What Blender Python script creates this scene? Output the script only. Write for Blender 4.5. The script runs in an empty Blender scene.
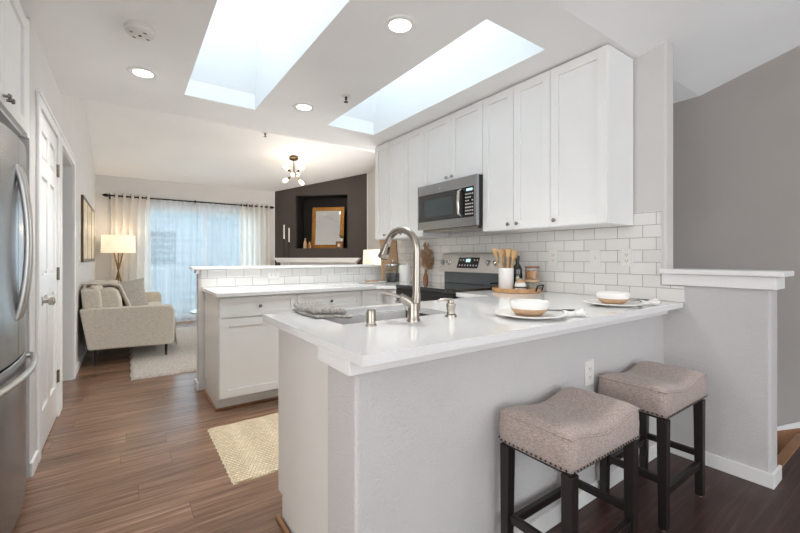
import bpy, bmesh, math, random
from mathutils import Vector, Matrix
random.seed(7)
SC = bpy.context.scene
COL = SC.collection
PI = math.pi
R = math.radians

# ------------------------------------------------------------------ camera, sky, lights, exposure
TH = 0.6134
cam = bpy.data.cameras.new('camera')
camo = bpy.data.objects.new('camera', cam)
COL.objects.link(camo)
camo.location = (0, 0, 1.1655)
camo.rotation_euler = (PI/2, 0, -TH)
cam.sensor_width = 36
cam.lens = 388/800*36
cam.shift_y = -8.7/800
cam.clip_start = 0.02
SC.camera = camo

w = bpy.data.worlds.new('sky')
SC.world = w
w.use_nodes = True
wn = w.node_tree
bg = wn.nodes['Background']
tc = wn.nodes.new('ShaderNodeTexCoord')
sep = wn.nodes.new('ShaderNodeSeparateXYZ')
rmp = wn.nodes.new('ShaderNodeValToRGB')
wn.links.new(tc.outputs['Generated'], sep.inputs[0])
wn.links.new(sep.outputs['Z'], rmp.inputs[0])
wn.links.new(rmp.outputs[0], bg.inputs[0])
rmp.color_ramp.elements[0].position = 0.0
rmp.color_ramp.elements[0].color = (0.84, 0.92, 1.0, 1)
rmp.color_ramp.elements[1].position = 0.8
rmp.color_ramp.elements[1].color = (0.97, 0.98, 1.0, 1)
bg.inputs[1].default_value = 1.15

def area(name, loc, rot, sx, sy, power, color=(1, 1, 1)):
    l = bpy.data.lights.new(name, 'AREA')
    l.shape = 'RECTANGLE'; l.size = sx; l.size_y = sy; l.energy = power; l.color = color
    o = bpy.data.objects.new(name, l); COL.objects.link(o)
    o.location = loc; o.rotation_euler = rot
    return o
# daylight at the glass door and skylights; fill lights are added, unseen sources
area('dining_fill', (1.6, -2.9, 1.5), (R(-90), 0, PI), 3.6, 2.2, 12, (0.97, 0.985, 1.0))  # added soft fill from behind the viewer
area('living_window_daylight', (1.2, 8.25, 1.1), (R(-90), 0, 0), 2.2, 1.9, 9, (0.90, 0.95, 1.0))
area('entry_fill', (-2.15, -0.9, 1.5), (R(90), 0, R(-90)), 3.4, 2.2, 35, (0.97, 0.985, 1.0))  # added fill from the left; the entry wall has no window
area('living_side_fill', (3.86, 5.0, 1.45), (R(90), 0, R(90)), 1.6, 1.3, 30, (1.0, 0.99, 0.98))  # added fill for the living room, hung before a solid wall
for x_, p_ in ((0.637, 7.2), (1.833, 6)):
    a_ = area('skylight_daylight', (x_, 2.44, 3.42), (0, 0, 0), 0.6, 2.1, p_, (1.0, 0.99, 0.975))

SC.view_settings.view_transform = 'Standard'
SC.view_settings.look = 'None'
SC.view_settings.exposure = 1.02
SC.view_settings.gamma = 1.0
SC.view_settings.use_curve_mapping = False

# ------------------------------------------------------------------ materials
def lin(c):
    r = []
    for v in c:
        v /= 255
        r.append(v/12.92 if v <= .04045 else ((v+.055)/1.055)**2.4)
    return (*r, 1)

def new_mat(name):
    m = bpy.data.materials.new(name); m.use_nodes = True
    nt = m.node_tree
    return m, nt, nt.nodes['Principled BSDF'], nt.nodes['Material Output']

def coords(nt, scale=(1, 1, 1), rot=(0, 0, 0)):
    t = nt.nodes.new('ShaderNodeTexCoord'); mp = nt.nodes.new('ShaderNodeMapping')
    mp.inputs['Scale'].default_value = scale; mp.inputs['Rotation'].default_value = rot
    nt.links.new(t.outputs['Object'], mp.inputs[0])
    return mp.outputs[0]

def M(name, col, rough=.5, metal=0, var=.03, scale=8, bump=0, bscale=60, stretch=(1, 1, 1), spec=.5,
      emis=None, estr=0, trans=0, alpha=1, coat=0, sheen=0, detail=3, col2=None, bdist=.01):
    m, nt, p, out = new_mat(name)
    a = lin(col); b = lin(col2) if col2 else tuple(max(0, v*(1-var*3)) for v in a[:3])+(1,)
    v = coords(nt, stretch)
    n = nt.nodes.new('ShaderNodeTexNoise'); n.inputs['Scale'].default_value = scale; n.inputs['Detail'].default_value = detail
    nt.links.new(v, n.inputs['Vector'])
    rp = nt.nodes.new('ShaderNodeValToRGB'); rp.color_ramp.elements[0].color = b; rp.color_ramp.elements[1].color = a
    rp.color_ramp.elements[0].position = .3; rp.color_ramp.elements[1].position = .6
    nt.links.new(n.outputs['Fac'], rp.inputs[0]); nt.links.new(rp.outputs[0], p.inputs['Base Color'])
    p.inputs['Roughness'].default_value = rough; p.inputs['Metallic'].default_value = metal
    p.inputs['Specular IOR Level'].default_value = spec
    if coat: p.inputs['Coat Weight'].default_value = coat
    if sheen: p.inputs['Sheen Weight'].default_value = sheen
    if trans: p.inputs['Transmission Weight'].default_value = trans
    if alpha < 1: p.inputs['Alpha'].default_value = alpha
    if emis: p.inputs['Emission Color'].default_value = lin(emis); p.inputs['Emission Strength'].default_value = estr
    if bump:
        n2 = nt.nodes.new('ShaderNodeTexNoise'); n2.inputs['Scale'].default_value = bscale; n2.inputs['Detail'].default_value = 4
        nt.links.new(v, n2.inputs['Vector'])
        bp = nt.nodes.new('ShaderNodeBump'); bp.inputs['Strength'].default_value = bump; bp.inputs['Distance'].default_value = bdist
        nt.links.new(n2.outputs['Fac'], bp.inputs['Height']); nt.links.new(bp.outputs[0], p.inputs['Normal'])
    return m

def weave(name, c1, c2, freq=300, rough=.9, bump=.5, sheen=.15):
    """woven cloth: fine crossed threads from noise stretched along each axis, plus soft slubs"""
    m, nt, p, out = new_mat(name)
    ns = []
    for st in ((1, .12, .5), (.12, 1, .5), (.5, .12, 1)):
        n = nt.nodes.new('ShaderNodeTexNoise'); n.inputs['Scale'].default_value = freq*.5; n.inputs['Detail'].default_value = 2
        nt.links.new(coords(nt, st), n.inputs['Vector']); ns.append(n)
    ad = nt.nodes.new('ShaderNodeMath'); ad.operation = 'ADD'; ad2 = nt.nodes.new('ShaderNodeMath'); ad2.operation = 'MULTIPLY_ADD'; ad2.inputs[1].default_value = 1
    nt.links.new(ns[0].outputs['Fac'], ad.inputs[0]); nt.links.new(ns[1].outputs['Fac'], ad.inputs[1])
    nt.links.new(ad.outputs[0], ad2.inputs[0]); nt.links.new(ns[2].outputs['Fac'], ad2.inputs[2])
    dv = nt.nodes.new('ShaderNodeMath'); dv.operation = 'DIVIDE'; dv.inputs[1].default_value = 3; nt.links.new(ad2.outputs[0], dv.inputs[0])
    rp = nt.nodes.new('ShaderNodeValToRGB'); rp.color_ramp.elements[0].color = lin(c2); rp.color_ramp.elements[1].color = lin(c1)
    rp.color_ramp.elements[0].position = .36; rp.color_ramp.elements[1].position = .56
    nt.links.new(dv.outputs[0], rp.inputs[0]); nt.links.new(rp.outputs[0], p.inputs['Base Color'])
    p.inputs['Roughness'].default_value = rough; p.inputs['Sheen Weight'].default_value = sheen
    bp = nt.nodes.new('ShaderNodeBump'); bp.inputs['Strength'].default_value = bump; bp.inputs['Distance'].default_value = .003
    nt.links.new(dv.outputs[0], bp.inputs['Height']); nt.links.new(bp.outputs[0], p.inputs['Normal'])
    return m

def jute(name, c1, c2, pu=.022, pv=.0206):
    """braided rows: bands across Y broken into short stitches along X"""
    m, nt, p, out = new_mat(name)
    br = nt.nodes.new('ShaderNodeTexBrick'); br.inputs['Scale'].default_value = 1; br.offset = .5
    br.inputs['Brick Width'].default_value = pu; br.inputs['Row Height'].default_value = pv
    br.inputs['Mortar Size'].default_value = .0022; br.inputs['Mortar Smooth'].default_value = 1
    br.inputs['Color1'].default_value = lin(c1); br.inputs['Color2'].default_value = tuple(v*.82 for v in lin(c1)[:3])+(1,); br.inputs['Mortar'].default_value = lin(c2)
    n = nt.nodes.new('ShaderNodeTexNoise'); n.inputs['Scale'].default_value = 60; v = coords(nt)
    nt.links.new(v, n.inputs['Vector'])
    sv = nt.nodes.new('ShaderNodeVectorMath'); sv.operation = 'MULTIPLY_ADD'; nt.links.new(n.outputs['Color'], sv.inputs[0]); sv.inputs[1].default_value = (.012, .006, 0); nt.links.new(v, sv.inputs[2])
    nt.links.new(sv.outputs[0], br.inputs['Vector']); nt.links.new(br.outputs['Color'], p.inputs['Base Color'])
    p.inputs['Roughness'].default_value = .95
    bp = nt.nodes.new('ShaderNodeBump'); bp.inputs['Strength'].default_value = .8; bp.inputs['Distance'].default_value = .004; bp.invert = True
    nt.links.new(br.outputs['Fac'], bp.inputs['Height']); nt.links.new(bp.outputs[0], p.inputs['Normal'])
    return m

def planks(name, c1, c2, c3, rough=.32):
    m, nt, p, out = new_mat(name)
    v = coords(nt)
    br = nt.nodes.new('ShaderNodeTexBrick')
    br.offset = 0; br.inputs['Scale'].default_value = 1
    br.inputs['Brick Width'].default_value = 1.22; br.inputs['Row Height'].default_value = .15
    br.inputs['Mortar Size'].default_value = .0012; br.inputs['Mortar Smooth'].default_value = .1
    br.inputs['Color1'].default_value = (0, 0, 0, 1); br.inputs['Color2'].default_value = (1, 1, 1, 1); br.inputs['Mortar'].default_value = (.5, .5, .5, 1)
    sp = nt.nodes.new('ShaderNodeSeparateXYZ'); nt.links.new(v, sp.inputs[0])
    dv = nt.nodes.new('ShaderNodeMath'); dv.operation = 'DIVIDE'; dv.inputs[1].default_value = .15; nt.links.new(sp.outputs['Y'], dv.inputs[0])
    fl = nt.nodes.new('ShaderNodeMath'); fl.operation = 'FLOOR'; nt.links.new(dv.outputs[0], fl.inputs[0])
    wn_ = nt.nodes.new('ShaderNodeTexWhiteNoise'); wn_.noise_dimensions = '1D'; nt.links.new(fl.outputs[0], wn_.inputs['W'])
    ma = nt.nodes.new('ShaderNodeMath'); ma.operation = 'MULTIPLY_ADD'; ma.inputs[1].default_value = 1.22; nt.links.new(wn_.outputs['Value'], ma.inputs[0]); nt.links.new(sp.outputs['X'], ma.inputs[2])
    cb = nt.nodes.new('ShaderNodeCombineXYZ'); nt.links.new(ma.outputs[0], cb.inputs['X']); nt.links.new(sp.outputs['Y'], cb.inputs['Y'])
    nt.links.new(cb.outputs[0], br.inputs['Vector'])
    # grain: noise stretched along the plank, shifted plank by plank
    sh = nt.nodes.new('ShaderNodeVectorMath'); sh.operation = 'MULTIPLY_ADD'
    nt.links.new(br.outputs['Color'], sh.inputs[0]); sh.inputs[1].default_value = (7, 3, 5); nt.links.new(v, sh.inputs[2])
    mp = nt.nodes.new('ShaderNodeMapping'); mp.inputs['Scale'].default_value = (1.2, 27, 1); nt.links.new(sh.outputs[0], mp.inputs[0])
    n = nt.nodes.new('ShaderNodeTexNoise'); n.inputs['Scale'].default_value = 1.6; n.inputs['Detail'].default_value = 6; n.inputs['Roughness'].default_value = .65
    n.inputs['Distortion'].default_value = .6
    nt.links.new(mp.outputs[0], n.inputs['Vector'])
    rp = nt.nodes.new('ShaderNodeValToRGB'); e = rp.color_ramp.elements
    e[0].color = lin(c2); e[0].position = .3; e[1].color = lin(c1); e[1].position = .56
    e2 = e.new(.72); e2.color = lin(c3)
    nt.links.new(n.outputs['Fac'], rp.inputs[0])
    pm = nt.nodes.new('ShaderNodeMix'); pm.data_type = 'RGBA'; pm.blend_type = 'MULTIPLY'; pm.inputs['Factor'].default_value = .8
    tint = nt.nodes.new('ShaderNodeValToRGB'); tint.color_ramp.elements[0].color = (.72, .70, .68, 1); tint.color_ramp.elements[1].color = (1.05, 1.03, 1.0, 1)
    nt.links.new(br.outputs['Color'], tint.inputs[0])
    nt.links.new(rp.outputs[0], pm.inputs['A']); nt.links.new(tint.outputs[0], pm.inputs['B'])
    gm = nt.nodes.new('ShaderNodeMix'); gm.data_type = 'RGBA'
    nt.links.new(br.outputs['Fac'], gm.inputs['Factor']); nt.links.new(pm.outputs['Result'], gm.inputs['A']); gm.inputs['B'].default_value = lin((84, 62, 50))
    nt.links.new(gm.outputs['Result'], p.inputs['Base Color'])
    p.inputs['Roughness'].default_value = rough
    bp = nt.nodes.new('ShaderNodeBump'); bp.inputs['Strength'].default_value = .25; bp.inputs['Distance'].default_value = .002; bp.invert = True
    nt.links.new(br.outputs['Fac'], bp.inputs['Height']); nt.links.new(bp.outputs[0], p.inputs['Normal'])
    return m

def tiles(name, plane, off=(0, 0)):
    """glossy white 3x6 subway tile; plane 'YZ' or 'XZ'"""
    m, nt, p, out = new_mat(name)
    t = nt.nodes.new('ShaderNodeTexCoord'); s = nt.nodes.new('ShaderNodeSeparateXYZ'); c = nt.nodes.new('ShaderNodeCombineXYZ')
    nt.links.new(t.outputs['Object'], s.inputs[0])
    a1 = nt.nodes.new('ShaderNodeMath'); a1.inputs[1].default_value = off[0]; nt.links.new(s.outputs['Y' if plane == 'YZ' else 'X'], a1.inputs[0])
    a2 = nt.nodes.new('ShaderNodeMath'); a2.inputs[1].default_value = off[1]; nt.links.new(s.outputs['Z'], a2.inputs[0])
    nt.links.new(a1.outputs[0], c.inputs['X']); nt.links.new(a2.outputs[0], c.inputs['Y'])
    br = nt.nodes.new('ShaderNodeTexBrick'); br.inputs['Scale'].default_value = 1; br.offset = .5
    br.inputs['Brick Width'].default_value = .1535; br.inputs['Row Height'].default_value = .0775
    br.inputs['Mortar Size'].default_value = .0018; br.inputs['Mortar Smooth'].default_value = .35
    br.inputs['Color1'].default_value = lin((236, 234, 230)); br.inputs['Color2'].default_value = lin((226, 224, 220)); br.inputs['Mortar'].default_value = lin((150, 146, 140))
    nt.links.new(c.outputs[0], br.inputs['Vector']); nt.links.new(br.outputs['Color'], p.inputs['Base Color'])
    mr = nt.nodes.new('ShaderNodeMapRange'); mr.inputs['To Min'].default_value = .12; mr.inputs['To Max'].default_value = .8
    nt.links.new(br.outputs['Fac'], mr.inputs[0]); nt.links.new(mr.outputs[0], p.inputs['Roughness'])
    bp = nt.nodes.new('ShaderNodeBump'); bp.inputs['Strength'].default_value = .7; bp.inputs['Distance'].default_value = .003; bp.invert = True
    nt.links.new(br.outputs['Fac'], bp.inputs['Height']); nt.links.new(bp.outputs[0], p.inputs['Normal'])
    return m

def veil(name, col, opac, transl=.6):
    """thin curtain cloth: part see-through, part translucent"""
    m, nt, p, out = new_mat(name)
    nt.nodes.remove(p)
    d = nt.nodes.new('ShaderNodeBsdfDiffuse'); d.inputs[0].default_value = lin(col)
    t = nt.nodes.new('ShaderNodeBsdfTranslucent'); t.inputs[0].default_value = lin(col)
    x = nt.nodes.new('ShaderNodeBsdfTransparent')
    n = nt.nodes.new('ShaderNodeTexNoise'); n.inputs['Scale'].default_value = 30; nt.links.new(coords(nt, (1, 1, .05)), n.inputs['Vector'])
    mr = nt.nodes.new('ShaderNodeMapRange'); mr.inputs['To Min'].default_value = opac-.06; mr.inputs['To Max'].default_value = min(1, opac+.06)
    nt.links.new(n.outputs['Fac'], mr.inputs[0])
    m1 = nt.nodes.new('ShaderNodeMixShader'); m1.inputs[0].default_value = transl; nt.links.new(d.outputs[0], m1.inputs[1]); nt.links.new(t.outputs[0], m1.inputs[2])
    m2 = nt.nodes.new('ShaderNodeMixShader'); nt.links.new(mr.outputs[0], m2.inputs[0]); nt.links.new(x.outputs[0], m2.inputs[1]); nt.links.new(m1.outputs[0], m2.inputs[2])
    nt.links.new(m2.outputs[0], out.inputs[0])
    return m

def glassy(name, col=(255, 255, 255), op=.15, rough=.03):
    m, nt, p, out = new_mat(name)
    p.inputs['Base Color'].default_value = lin(col); p.inputs['Roughness'].default_value = rough
    x = nt.nodes.new('ShaderNodeBsdfTransparent'); x.inputs[0].default_value = lin(col)
    g = nt.nodes.new('ShaderNodeBsdfGlossy'); g.inputs['Roughness'].default_value = rough
    lw = nt.nodes.new('ShaderNodeLayerWeight'); lw.inputs[0].default_value = .25
    a = nt.nodes.new('ShaderNodeMath'); a.operation = 'MULTIPLY_ADD'; a.inputs[1].default_value = op; a.inputs[2].default_value = .03; nt.links.new(lw.outputs['Facing'], a.inputs[0]); a.use_clamp = True
    mx = nt.nodes.new('ShaderNodeMixShader'); nt.links.new(a.outputs[0], mx.inputs[0]); nt.links.new(x.outputs[0], mx.inputs[1]); nt.links.new(g.outputs[0], mx.inputs[2])
    nt.links.new(mx.outputs[0], out.inputs[0])
    return m

m_wall = M('wall_paint', (212, 209, 206), .75, var=.01, scale=3, bump=.08, bscale=120)
m_wall2 = M('wall_paint_textured', (207, 204, 203), .7, var=.015, scale=3, bump=.6, bscale=150, bdist=.008)
m_dining = M('dining_wall_paint', (172, 165, 160), .75, var=.015, scale=3, bump=.15, bscale=120)
m_ceil = M('ceiling_paint', (248, 247, 246), .85, var=.01, scale=2, bump=.06, bscale=90)
m_shaft = M('skylight_shaft_paint', (244, 245, 247), .8, var=.005, scale=2)
m_trim = M('white_trim_paint', (240, 239, 237), .35, var=.008, scale=5)
m_cab = M('white_cabinet_paint', (240, 239, 237), .33, var=.008, scale=4)
m_cabside = M('cabinet_panel_paint', (232, 229, 223), .4, var=.01, scale=4)
m_dark = M('charcoal_wall_paint', (74, 66, 61), .55, var=.03, scale=3, bump=.1)
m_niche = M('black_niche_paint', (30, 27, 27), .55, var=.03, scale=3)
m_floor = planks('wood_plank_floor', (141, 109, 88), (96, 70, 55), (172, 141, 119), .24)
m_floor2 = planks('wood_plank_floor_darker', (72, 47, 42), (40, 25, 23), (100, 70, 62), .4)  # same plank pattern as the main floor, in darker browns
m_quartz = M('white_quartz', (240, 239, 238), .1, var=.02, scale=60, detail=4, col2=(236, 235, 234), coat=.3)
m_tileR = tiles('subway_tile_side', 'YZ', (.11, -.905))
m_tileP = tiles('subway_tile_pony', 'XZ', (.03, -.905))
m_steel = M('brushed_stainless', (172, 175, 179), .27, 1, var=.04, scale=6, stretch=(1, 1, 40))
m_steelh = M('brushed_stainless_horizontal', (205, 202, 198), .32, 1, var=.04, scale=6, stretch=(20, 1, 60))
m_nickel = M('brushed_nickel', (176, 168, 158), .25, 1, var=.03, scale=30)
m_chrome = M('chrome', (210, 208, 205), .12, 1, var=.02)
m_sink = M('sink_steel', (92, 84, 78), .55, .35, var=.05, scale=10)
m_black = M('black_plastic', (18, 18, 20), .25, var=.02)
m_blackgl = M('black_glass', (16, 18, 20), .05, var=.02, coat=1)
m_grayglass = M('grey_oven_glass', (58, 70, 74), .12, var=.03, coat=.6)
m_screen = M('lit_display', (10, 20, 24), .2, emis=(190, 225, 235), estr=.7)
m_btn = M('white_button_print', (205, 205, 205), .5)
m_legw = M('dark_espresso_wood', (34, 27, 25), .38, var=.1, scale=12, stretch=(8, 8, 1), bump=.1)
m_stool = weave('taupe_linen', (186, 170, 162), (118, 104, 98), freq=1500, bump=.3)
m_nail = M('dark_bronze_nailhead', (62, 54, 48), .35, .8)
m_knob = M('pewter_knob', (150, 146, 140), .25, .9)
m_jute = jute('jute_weave', (230, 212, 182), (176, 150, 116))
m_shag = M('cream_shag', (216, 208, 198), .95, var=.1, scale=60, bump=1, bscale=150, col2=(166, 154, 144), sheen=.3)
m_sofa = weave('cream_linen', (222, 214, 200), (184, 174, 158), freq=520, bump=.4)
m_pil1 = weave('grey_pillow_linen', (186, 180, 172), (140, 134, 126), freq=620)
m_pil2 = weave('oatmeal_pillow', (212, 202, 184), (176, 164, 146), freq=600)
m_throw = weave('cream_throw_knit', (222, 212, 198), (186, 174, 158), freq=420, bump=.8)
m_towel = M('grey_terry', (188, 182, 174), .95, var=.12, scale=90, bump=1, bscale=220, col2=(132, 126, 120), sheen=.3)
m_curt = veil('white_curtain_cloth', (240, 236, 230), .93, .5)
m_sheer = veil('sheer_curtain_cloth', (222, 230, 236), .46, .7)
m_rod = M('black_iron', (28, 25, 24), .45, .6)
m_brass = M('aged_brass', (140, 112, 72), .3, 1)
m_bronze = M('antique_bronze', (96, 80, 62), .35, .9)
m_gold = M('gold_picture_frame', (178, 126, 58), .38, .55, var=.08, scale=20, bump=.2)
m_mirror = M('mirror_silver', (230, 230, 230), .02, 1, var=0)
m_woodl = M('light_wood', (216, 178, 138), .5, var=.05, scale=5, stretch=(1, 12, 12))
m_woodt = M('tray_wood', (204, 158, 108), .45, var=.1, scale=6, stretch=(14, 2, 2))
m_woodu = M('utensil_wood', (214, 172, 118), .5, var=.12, scale=14)
m_woodd = M('lid_wood', (140, 92, 52), .5, var=.1, scale=20)
m_ceram = M('white_ceramic', (242, 240, 236), .32, var=.01, coat=.3)
m_ceramt = M('tan_stoneware', (204, 168, 134), .6, var=.05, scale=40)
m_bottle = M('dark_green_bottle', (16, 20, 16), .08, var=.02, coat=1)
m_label = M('paper_label', (228, 224, 214), .7)
m_glass = glassy('clear_glass', (244, 248, 248), op=.45, rough=.08)
m_glassf = glassy('window_glass', (236, 246, 250), .05)
m_coffee = M('coffee_beans', (52, 40, 36), .6, var=.2, scale=120, bump=.6)
m_orange = M('orange_pasta', (216, 140, 62), .6, var=.15, scale=90, bump=.6)
m_pampas = M('dried_pampas', (196, 158, 122), .95, var=.1, scale=60)
m_amber = M('amber_glass', (150, 92, 40), .15, var=.05, coat=.8)
m_leaf = M('green_leaf', (96, 116, 62), .55, var=.12, scale=20)
m_plast = M('white_plastic', (232, 229, 224), .35, var=.005)
m_slot = M('outlet_slot', (70, 66, 62), .6)
m_lampsh = M('lit_lamp_shade', (246, 232, 206), .8, emis=(255, 236, 205), estr=.33)
m_lampsh2 = M('lit_table_lamp_shade', (246, 232, 206), .8, emis=(255, 238, 214), estr=.38)
m_bulb = M('lit_bulb', (255, 250, 240), .4, emis=(255, 240, 214), estr=3)
m_can = M('lit_downlight', (255, 252, 245), .4, emis=(255, 247, 234), estr=5)
m_candle = M('candle_wax', (240, 236, 226), .5)
m_cord = M('brown_quarter_round', (158, 112, 74), .45, var=.1, scale=8)
m_fence = M('outdoor_siding', (176, 180, 184), .8, var=.1, scale=1, stretch=(1, 1, 20))
m_grass = M('outdoor_deck', (150, 150, 146), .8, var=.1, scale=3)
m_art = M('sepia_artwork', (236, 220, 190), .6, var=.12, scale=6, detail=6, col2=(206, 180, 138))
m_teal = M('pale_teal_glass', (196, 222, 216), .1, var=.02, coat=1)
m_fridge_side = M('fridge_side_grey', (120, 120, 120), .45, .3)

# ------------------------------------------------------------------ mesh helper
class B:
    def __init__(s, mtx=None):
        s.bm = bmesh.new(); s.mtx = mtx or Matrix.Identity(4)
    def v(s, p):
        return s.bm.verts.new(s.mtx @ Vector(p))
    def box(s, x0, y0, z0, x1, y1, z1):
        x0, x1 = sorted((x0, x1)); y0, y1 = sorted((y0, y1)); z0, z1 = sorted((z0, z1))
        vs = [s.v(p) for p in ((x0, y0, z0), (x1, y0, z0), (x1, y1, z0), (x0, y1, z0), (x0, y0, z1), (x1, y0, z1), (x1, y1, z1), (x0, y1, z1))]
        for f in ((3, 2, 1, 0), (4, 5, 6, 7), (0, 1, 5, 4), (1, 2, 6, 5), (2, 3, 7, 6), (3, 0, 4, 7)):
            s.bm.faces.new([vs[i] for i in f])
        return s
    def hexa(s, ps):
        vs = [s.v(p) for p in ps]
        for f in ((3, 2, 1, 0), (4, 5, 6, 7), (0, 1, 5, 4), (1, 2, 6, 5), (2, 3, 7, 6), (3, 0, 4, 7)):
            s.bm.faces.new([vs[i] for i in f])
        return s
    def prism(s, poly, a, b, axis='z'):
        def P(u, v_, w_):
            return {'z': (u, v_, w_), 'y': (u, w_, v_), 'x': (w_, u, v_)}[axis]
        lo = [s.v(P(u, v_, a)) for u, v_ in poly]; hi = [s.v(P(u, v_, b)) for u, v_ in poly]
        s.bm.faces.new(list(reversed(lo))); s.bm.faces.new(hi)
        n = len(poly)
        for i in range(n):
            s.bm.faces.new((lo[i], lo[(i+1) % n], hi[(i+1) % n], hi[i]))
        return s
    def ring(s, c, x, y, r, n):
        return [s.v(c + x*(r*math.cos(2*PI*i/n)) + y*(r*math.sin(2*PI*i/n))) for i in range(n)]
    def tube(s, pts, r, n=10, cap=True):
        pts = [Vector(p) for p in pts]; k = len(pts)
        rs = r if isinstance(r, (list, tuple)) else [r]*k
        t0 = (pts[1]-pts[0]).normalized()
        up = Vector((0, 0, 1)) if abs(t0.z) < .9 else Vector((1, 0, 0))
        x = t0.cross(up).normalized(); prev = None
        first = None
        for i, p in enumerate(pts):
            t = (pts[min(i+1, k-1)]-pts[max(i-1, 0)]).normalized()
            x = (x - t*x.dot(t)).normalized(); y = t.cross(x)
            rg = s.ring(p, x, y, rs[i], n)
            if prev:
                for j in range(n):
                    s.bm.faces.new((prev[j], prev[(j+1) % n], rg[(j+1) % n], rg[j]))
            else: first = rg
            prev = rg
        if cap:
            s.bm.faces.new(list(reversed(first))); s.bm.faces.new(prev)
        return s
    def cyl(s, p0, p1, r0, r1=None, n=16):
        return s.tube([p0, p1], [r0, r0 if r1 is None else r1], n)
    def lathe(s, prof, c=(0, 0, 0), n=24, sx=1, sy=1):
        """prof: list of (r, z); r=0 at an end closes it"""
        prev = None
        for r, z in prof:
            if r < 1e-6:
                cur = [s.v((c[0], c[1], c[2]+z))]
            else:
                cur = [s.v((c[0]+sx*r*math.cos(2*PI*i/n), c[1]+sy*r*math.sin(2*PI*i/n), c[2]+z)) for i in range(n)]
            if prev:
                for j in range(n):
                    a, b = prev[j % len(prev)], prev[(j+1) % len(prev)]
                    d, e = cur[j % len(cur)], cur[(j+1) % len(cur)]
                    q = []
                    for vv in (a, b, e, d):
                        if vv not in q: q.append(vv)
                    if len(q) > 2: s.bm.faces.new(q)
            prev = cur
        return s
    def sphere(s, c, r, n=12, sz=1):
        prof = [(r*math.sin(PI*i/n*1.0) if 0 < i < n else 0, -r*sz*math.cos(PI*i/n)) for i in range(n+1)]
        return s.lathe(prof, c, n*2 if n > 5 else 8)
    def grid(s, nu, nv, fn, closed=False):
        vs = [[s.v(fn(i/nu, j/nv)) for j in range(nv+1)] for i in range(nu+1)]
        for i in range(nu):
            for j in range(nv):
                s.bm.faces.new((vs[i][j], vs[i+1][j], vs[i+1][j+1], vs[i][j+1]))
        return s
    def pillow(s, w_, d, h, n=14, pinch=.0):
        """soft cushion centred on the origin, lying in XY"""
        def sh(u, v_, sg):
            a, b = 2*u-1, 2*v_-1
            k = max(0, (1-abs(a)**3.2))*max(0, (1-abs(b)**3.2))
            q = 1-pinch*(a*a*b*b*-1+max(abs(a), abs(b))**6*(1-min(abs(a), abs(b))**2))
            return (a*w_/2*q, b*d/2*q, sg*h/2*k**.5)
        s.grid(n, n, lambda u, v_: sh(u, v_, 1)); s.grid(n, n, lambda u, v_: sh(v_, u, -1))
        bmesh.ops.remove_doubles(s.bm, verts=s.bm.verts, dist=1e-5)
        return s
    def done(s, name, mat, parent=None, smooth=False, bevel=0, loc=None, rot=None, solid=0, subd=0, seg=2):
        bmesh.ops.recalc_face_normals(s.bm, faces=s.bm.faces)
        me = bpy.data.meshes.new(name); s.bm.to_mesh(me); s.bm.free()
        if smooth:
            for p in me.polygons: p.use_smooth = True
            if smooth != 'all':
                me.set_sharp_from_angle(angle=R(40))
        o = bpy.data.objects.new(name, me); COL.objects.link(o)
        me.materials.append(mat)
        if loc: o.location = loc
        if rot: o.rotation_euler = rot
        if parent: o.parent = parent
        if solid:
            md = o.modifiers.new('solid', 'SOLIDIFY'); md.thickness = solid; md.offset = 0
        if bevel:
            md = o.modifiers.new('bevel', 'BEVEL'); md.width = bevel; md.segments = seg; md.limit_method = 'ANGLE'; md.angle_limit = R(35)
            md.harden_normals = False
        if subd:
            md = o.modifiers.new('sub', 'SUBSURF'); md.levels = subd; md.render_levels = subd
        return o

def thing(name, label, cat, loc=(0, 0, 0), rotz=0, group=None):
    o = bpy.data.objects.new(name, None); COL.objects.link(o)
    o.empty_display_size = .1
    o.location = loc; o.rotation_euler = (0, 0, rotz)
    o['label'] = label; o['category'] = cat
    if group: o['group'] = group
    return o
def tag(o, label, cat, group=None):
    o['label'] = label; o['category'] = cat
    if group: o['group'] = group
    return o
def struct(b, name, mat, label=None, **k):
    o = b.done(name, mat, **k)
    if not k.get('parent'):
        o['kind'] = 'structure'
    if label: o['label'] = label
    return o
def dup(root, loc, rotz=0, label=None):
    r = root.copy(); COL.objects.link(r); r.location = loc; r.rotation_euler = (0, 0, rotz)
    if label: r['label'] = label
    for ch in list(root.children):
        c = ch.copy(); COL.objects.link(c); c.parent = r
        for g in list(ch.children):
            d = g.copy(); COL.objects.link(d); d.parent = c
    return r
def holed(b, u0, u1, v0, v1, holes, put):
    """fill the rectangle u0..u1 x v0..v1 with boxes around the holes; put(b,u0,u1,v0,v1)"""
    us = sorted({u0, u1, *[h[0] for h in holes], *[h[1] for h in holes]})
    for a, c in zip(us, us[1:]):
        hs = sorted([h for h in holes if h[0] <= a+1e-6 and h[1] >= c-1e-6], key=lambda h: h[2])
        z = v0
        for h in hs:
            if h[2] > z+1e-6: put(b, a, c, z, h[2])
            z = h[3]
        if z < v1-1e-6: put(b, a, c, z, v1)
# frames that map (u along width, w outward, v up) of a cabinet front into the room
def F_negY(x, y, z=0):   # faces the camera side (-Y): u=+X
    return Matrix(((1, 0, 0, x), (0, -1, 0, y), (0, 0, 1, z), (0, 0, 0, 1)))
def F_negX(x, y, z=0):   # faces -X: u=+Y
    return Matrix(((0, -1, 0, x), (1, 0, 0, y), (0, 0, 1, z), (0, 0, 0, 1)))
def F_posX(x, y, z=0):   # faces +X: u=+Y
    return Matrix(((0, 1, 0, x), (1, 0, 0, y), (0, 0, 1, z), (0, 0, 0, 1)))

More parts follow.
